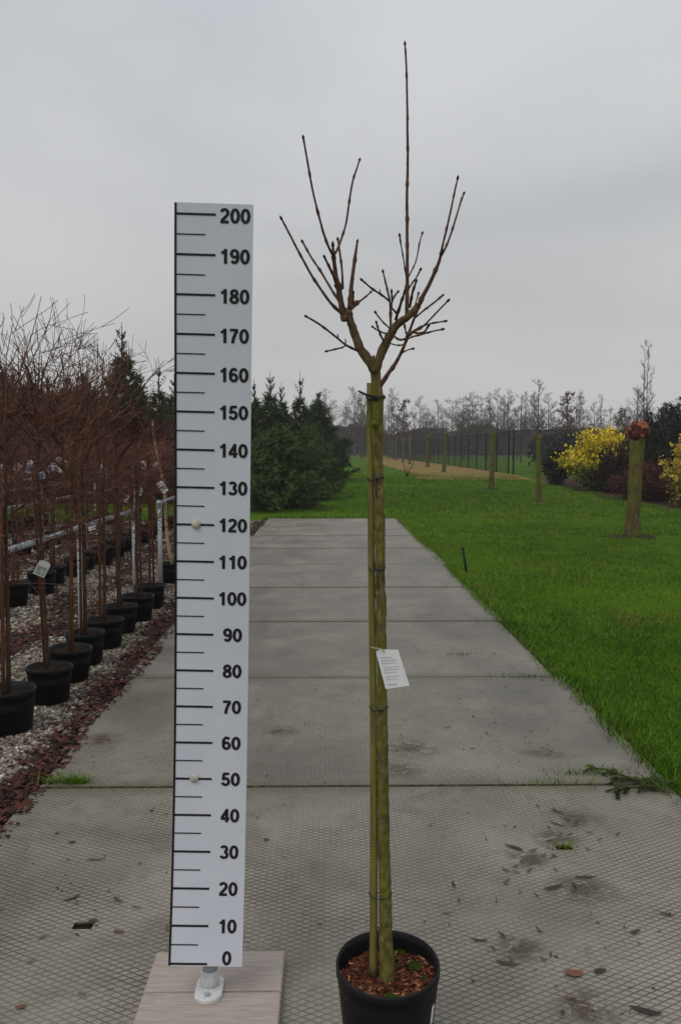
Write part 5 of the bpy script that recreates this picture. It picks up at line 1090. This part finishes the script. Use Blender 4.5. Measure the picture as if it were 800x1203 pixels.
def plate_specks():
    rs = np.random.RandomState(44); n = 1500; x = rs.uniform(-1.3, 1.5, n); y = rs.uniform(2.1, 9.0, n); k = np.array([mnoise.noise((a * 1.6, b * 1.6, 7.7)) for a, b in zip(x, y)]) + 0.25 * (x > 0.2) + rs.normal(0, 0.12, n) > 0.16
    x, y = x[k], y[k]; n = len(x); a = rs.uniform(0, 6.283, n); L_ = rs.uniform(0.003, 0.011, n); w = L_ * rs.uniform(0.2, 0.6, n); z = 0.0045 + rs.uniform(0, 0.002, n)
    ux, uy, vx, vy = np.cos(a) * L_, np.sin(a) * L_, -np.sin(a) * w, np.cos(a) * w
    V = np.stack([np.stack([x - ux, y - uy, z], -1), np.stack([x - vx, y - vy, z + w * 0.3], -1), np.stack([x + ux, y + uy, z + w * 0.4], -1), np.stack([x + vx, y + vy, z], -1)], 1)
    tag(link('plate_litter', np_mesh('plate_litter', V, 4, [(0, 1, 2, 3)], rs.uniform(0, 0.8, n), M['deadleaf'])), 'specks of bark and leaf crumbs strewn on the plates', 'litter', kind='stuff')
plate_specks()
def haze():
    mb = MB(); mb.box(-400, 400, -45, 440, -1.1, 16.0); t = bpy.data.materials.new('haze'); t.use_nodes = True; nt = t.node_tree
    nt.nodes.remove(nt.nodes['Principled BSDF']); v = nt.nodes.new('ShaderNodeVolumePrincipled'); v.inputs['Color'].default_value = (0.98, 0.98, 0.985, 1); v.inputs['Density'].default_value = 0.0011; v.inputs['Anisotropy'].default_value = 0.2
    nt.links.new(v.outputs['Volume'], nt.nodes['Material Output'].inputs['Volume'])
    tag(mb.build('haze', t), 'thin grey winter haze over the lawn', 'haze', kind='stuff')
haze()

def lawn_litter():
    rs = np.random.RandomState(61); n = 900; y = 3.2 + 24 * rs.rand(n) ** 1.4; x = 1.6 + rs.rand(n) * (0.6 + 0.30 * y); k = np.array([mnoise.noise((a * 1.1, b * 0.8, 3.3)) for a, b in zip(x, y)]) + rs.normal(0, 0.2, n) > 0.05
    x, y = x[k], y[k]; n = len(x); a = rs.uniform(0, 6.283, n); L_ = rs.uniform(0.006, 0.02, n); w = L_ * rs.uniform(0.3, 0.7, n); z = np.array([gz(b) for b in y]) + rs.uniform(0.012, 0.026, n)
    ux, uy, vx, vy = np.cos(a) * L_, np.sin(a) * L_, -np.sin(a) * w, np.cos(a) * w
    V = np.stack([np.stack([x - ux, y - uy, z], -1), np.stack([x - vx, y - vy, z + w * 0.5], -1), np.stack([x + ux, y + uy, z + w * 0.6], -1), np.stack([x + vx, y + vy, z], -1)], 1)
    tag(link('lawn_litter', np_mesh('lawn_litter', V, 4, [(0, 1, 2, 3)], rs.uniform(0, 1, n), M['deadleaf'])), 'brown leaf crumbs scattered through the lawn', 'litter', kind='stuff')
lawn_litter()
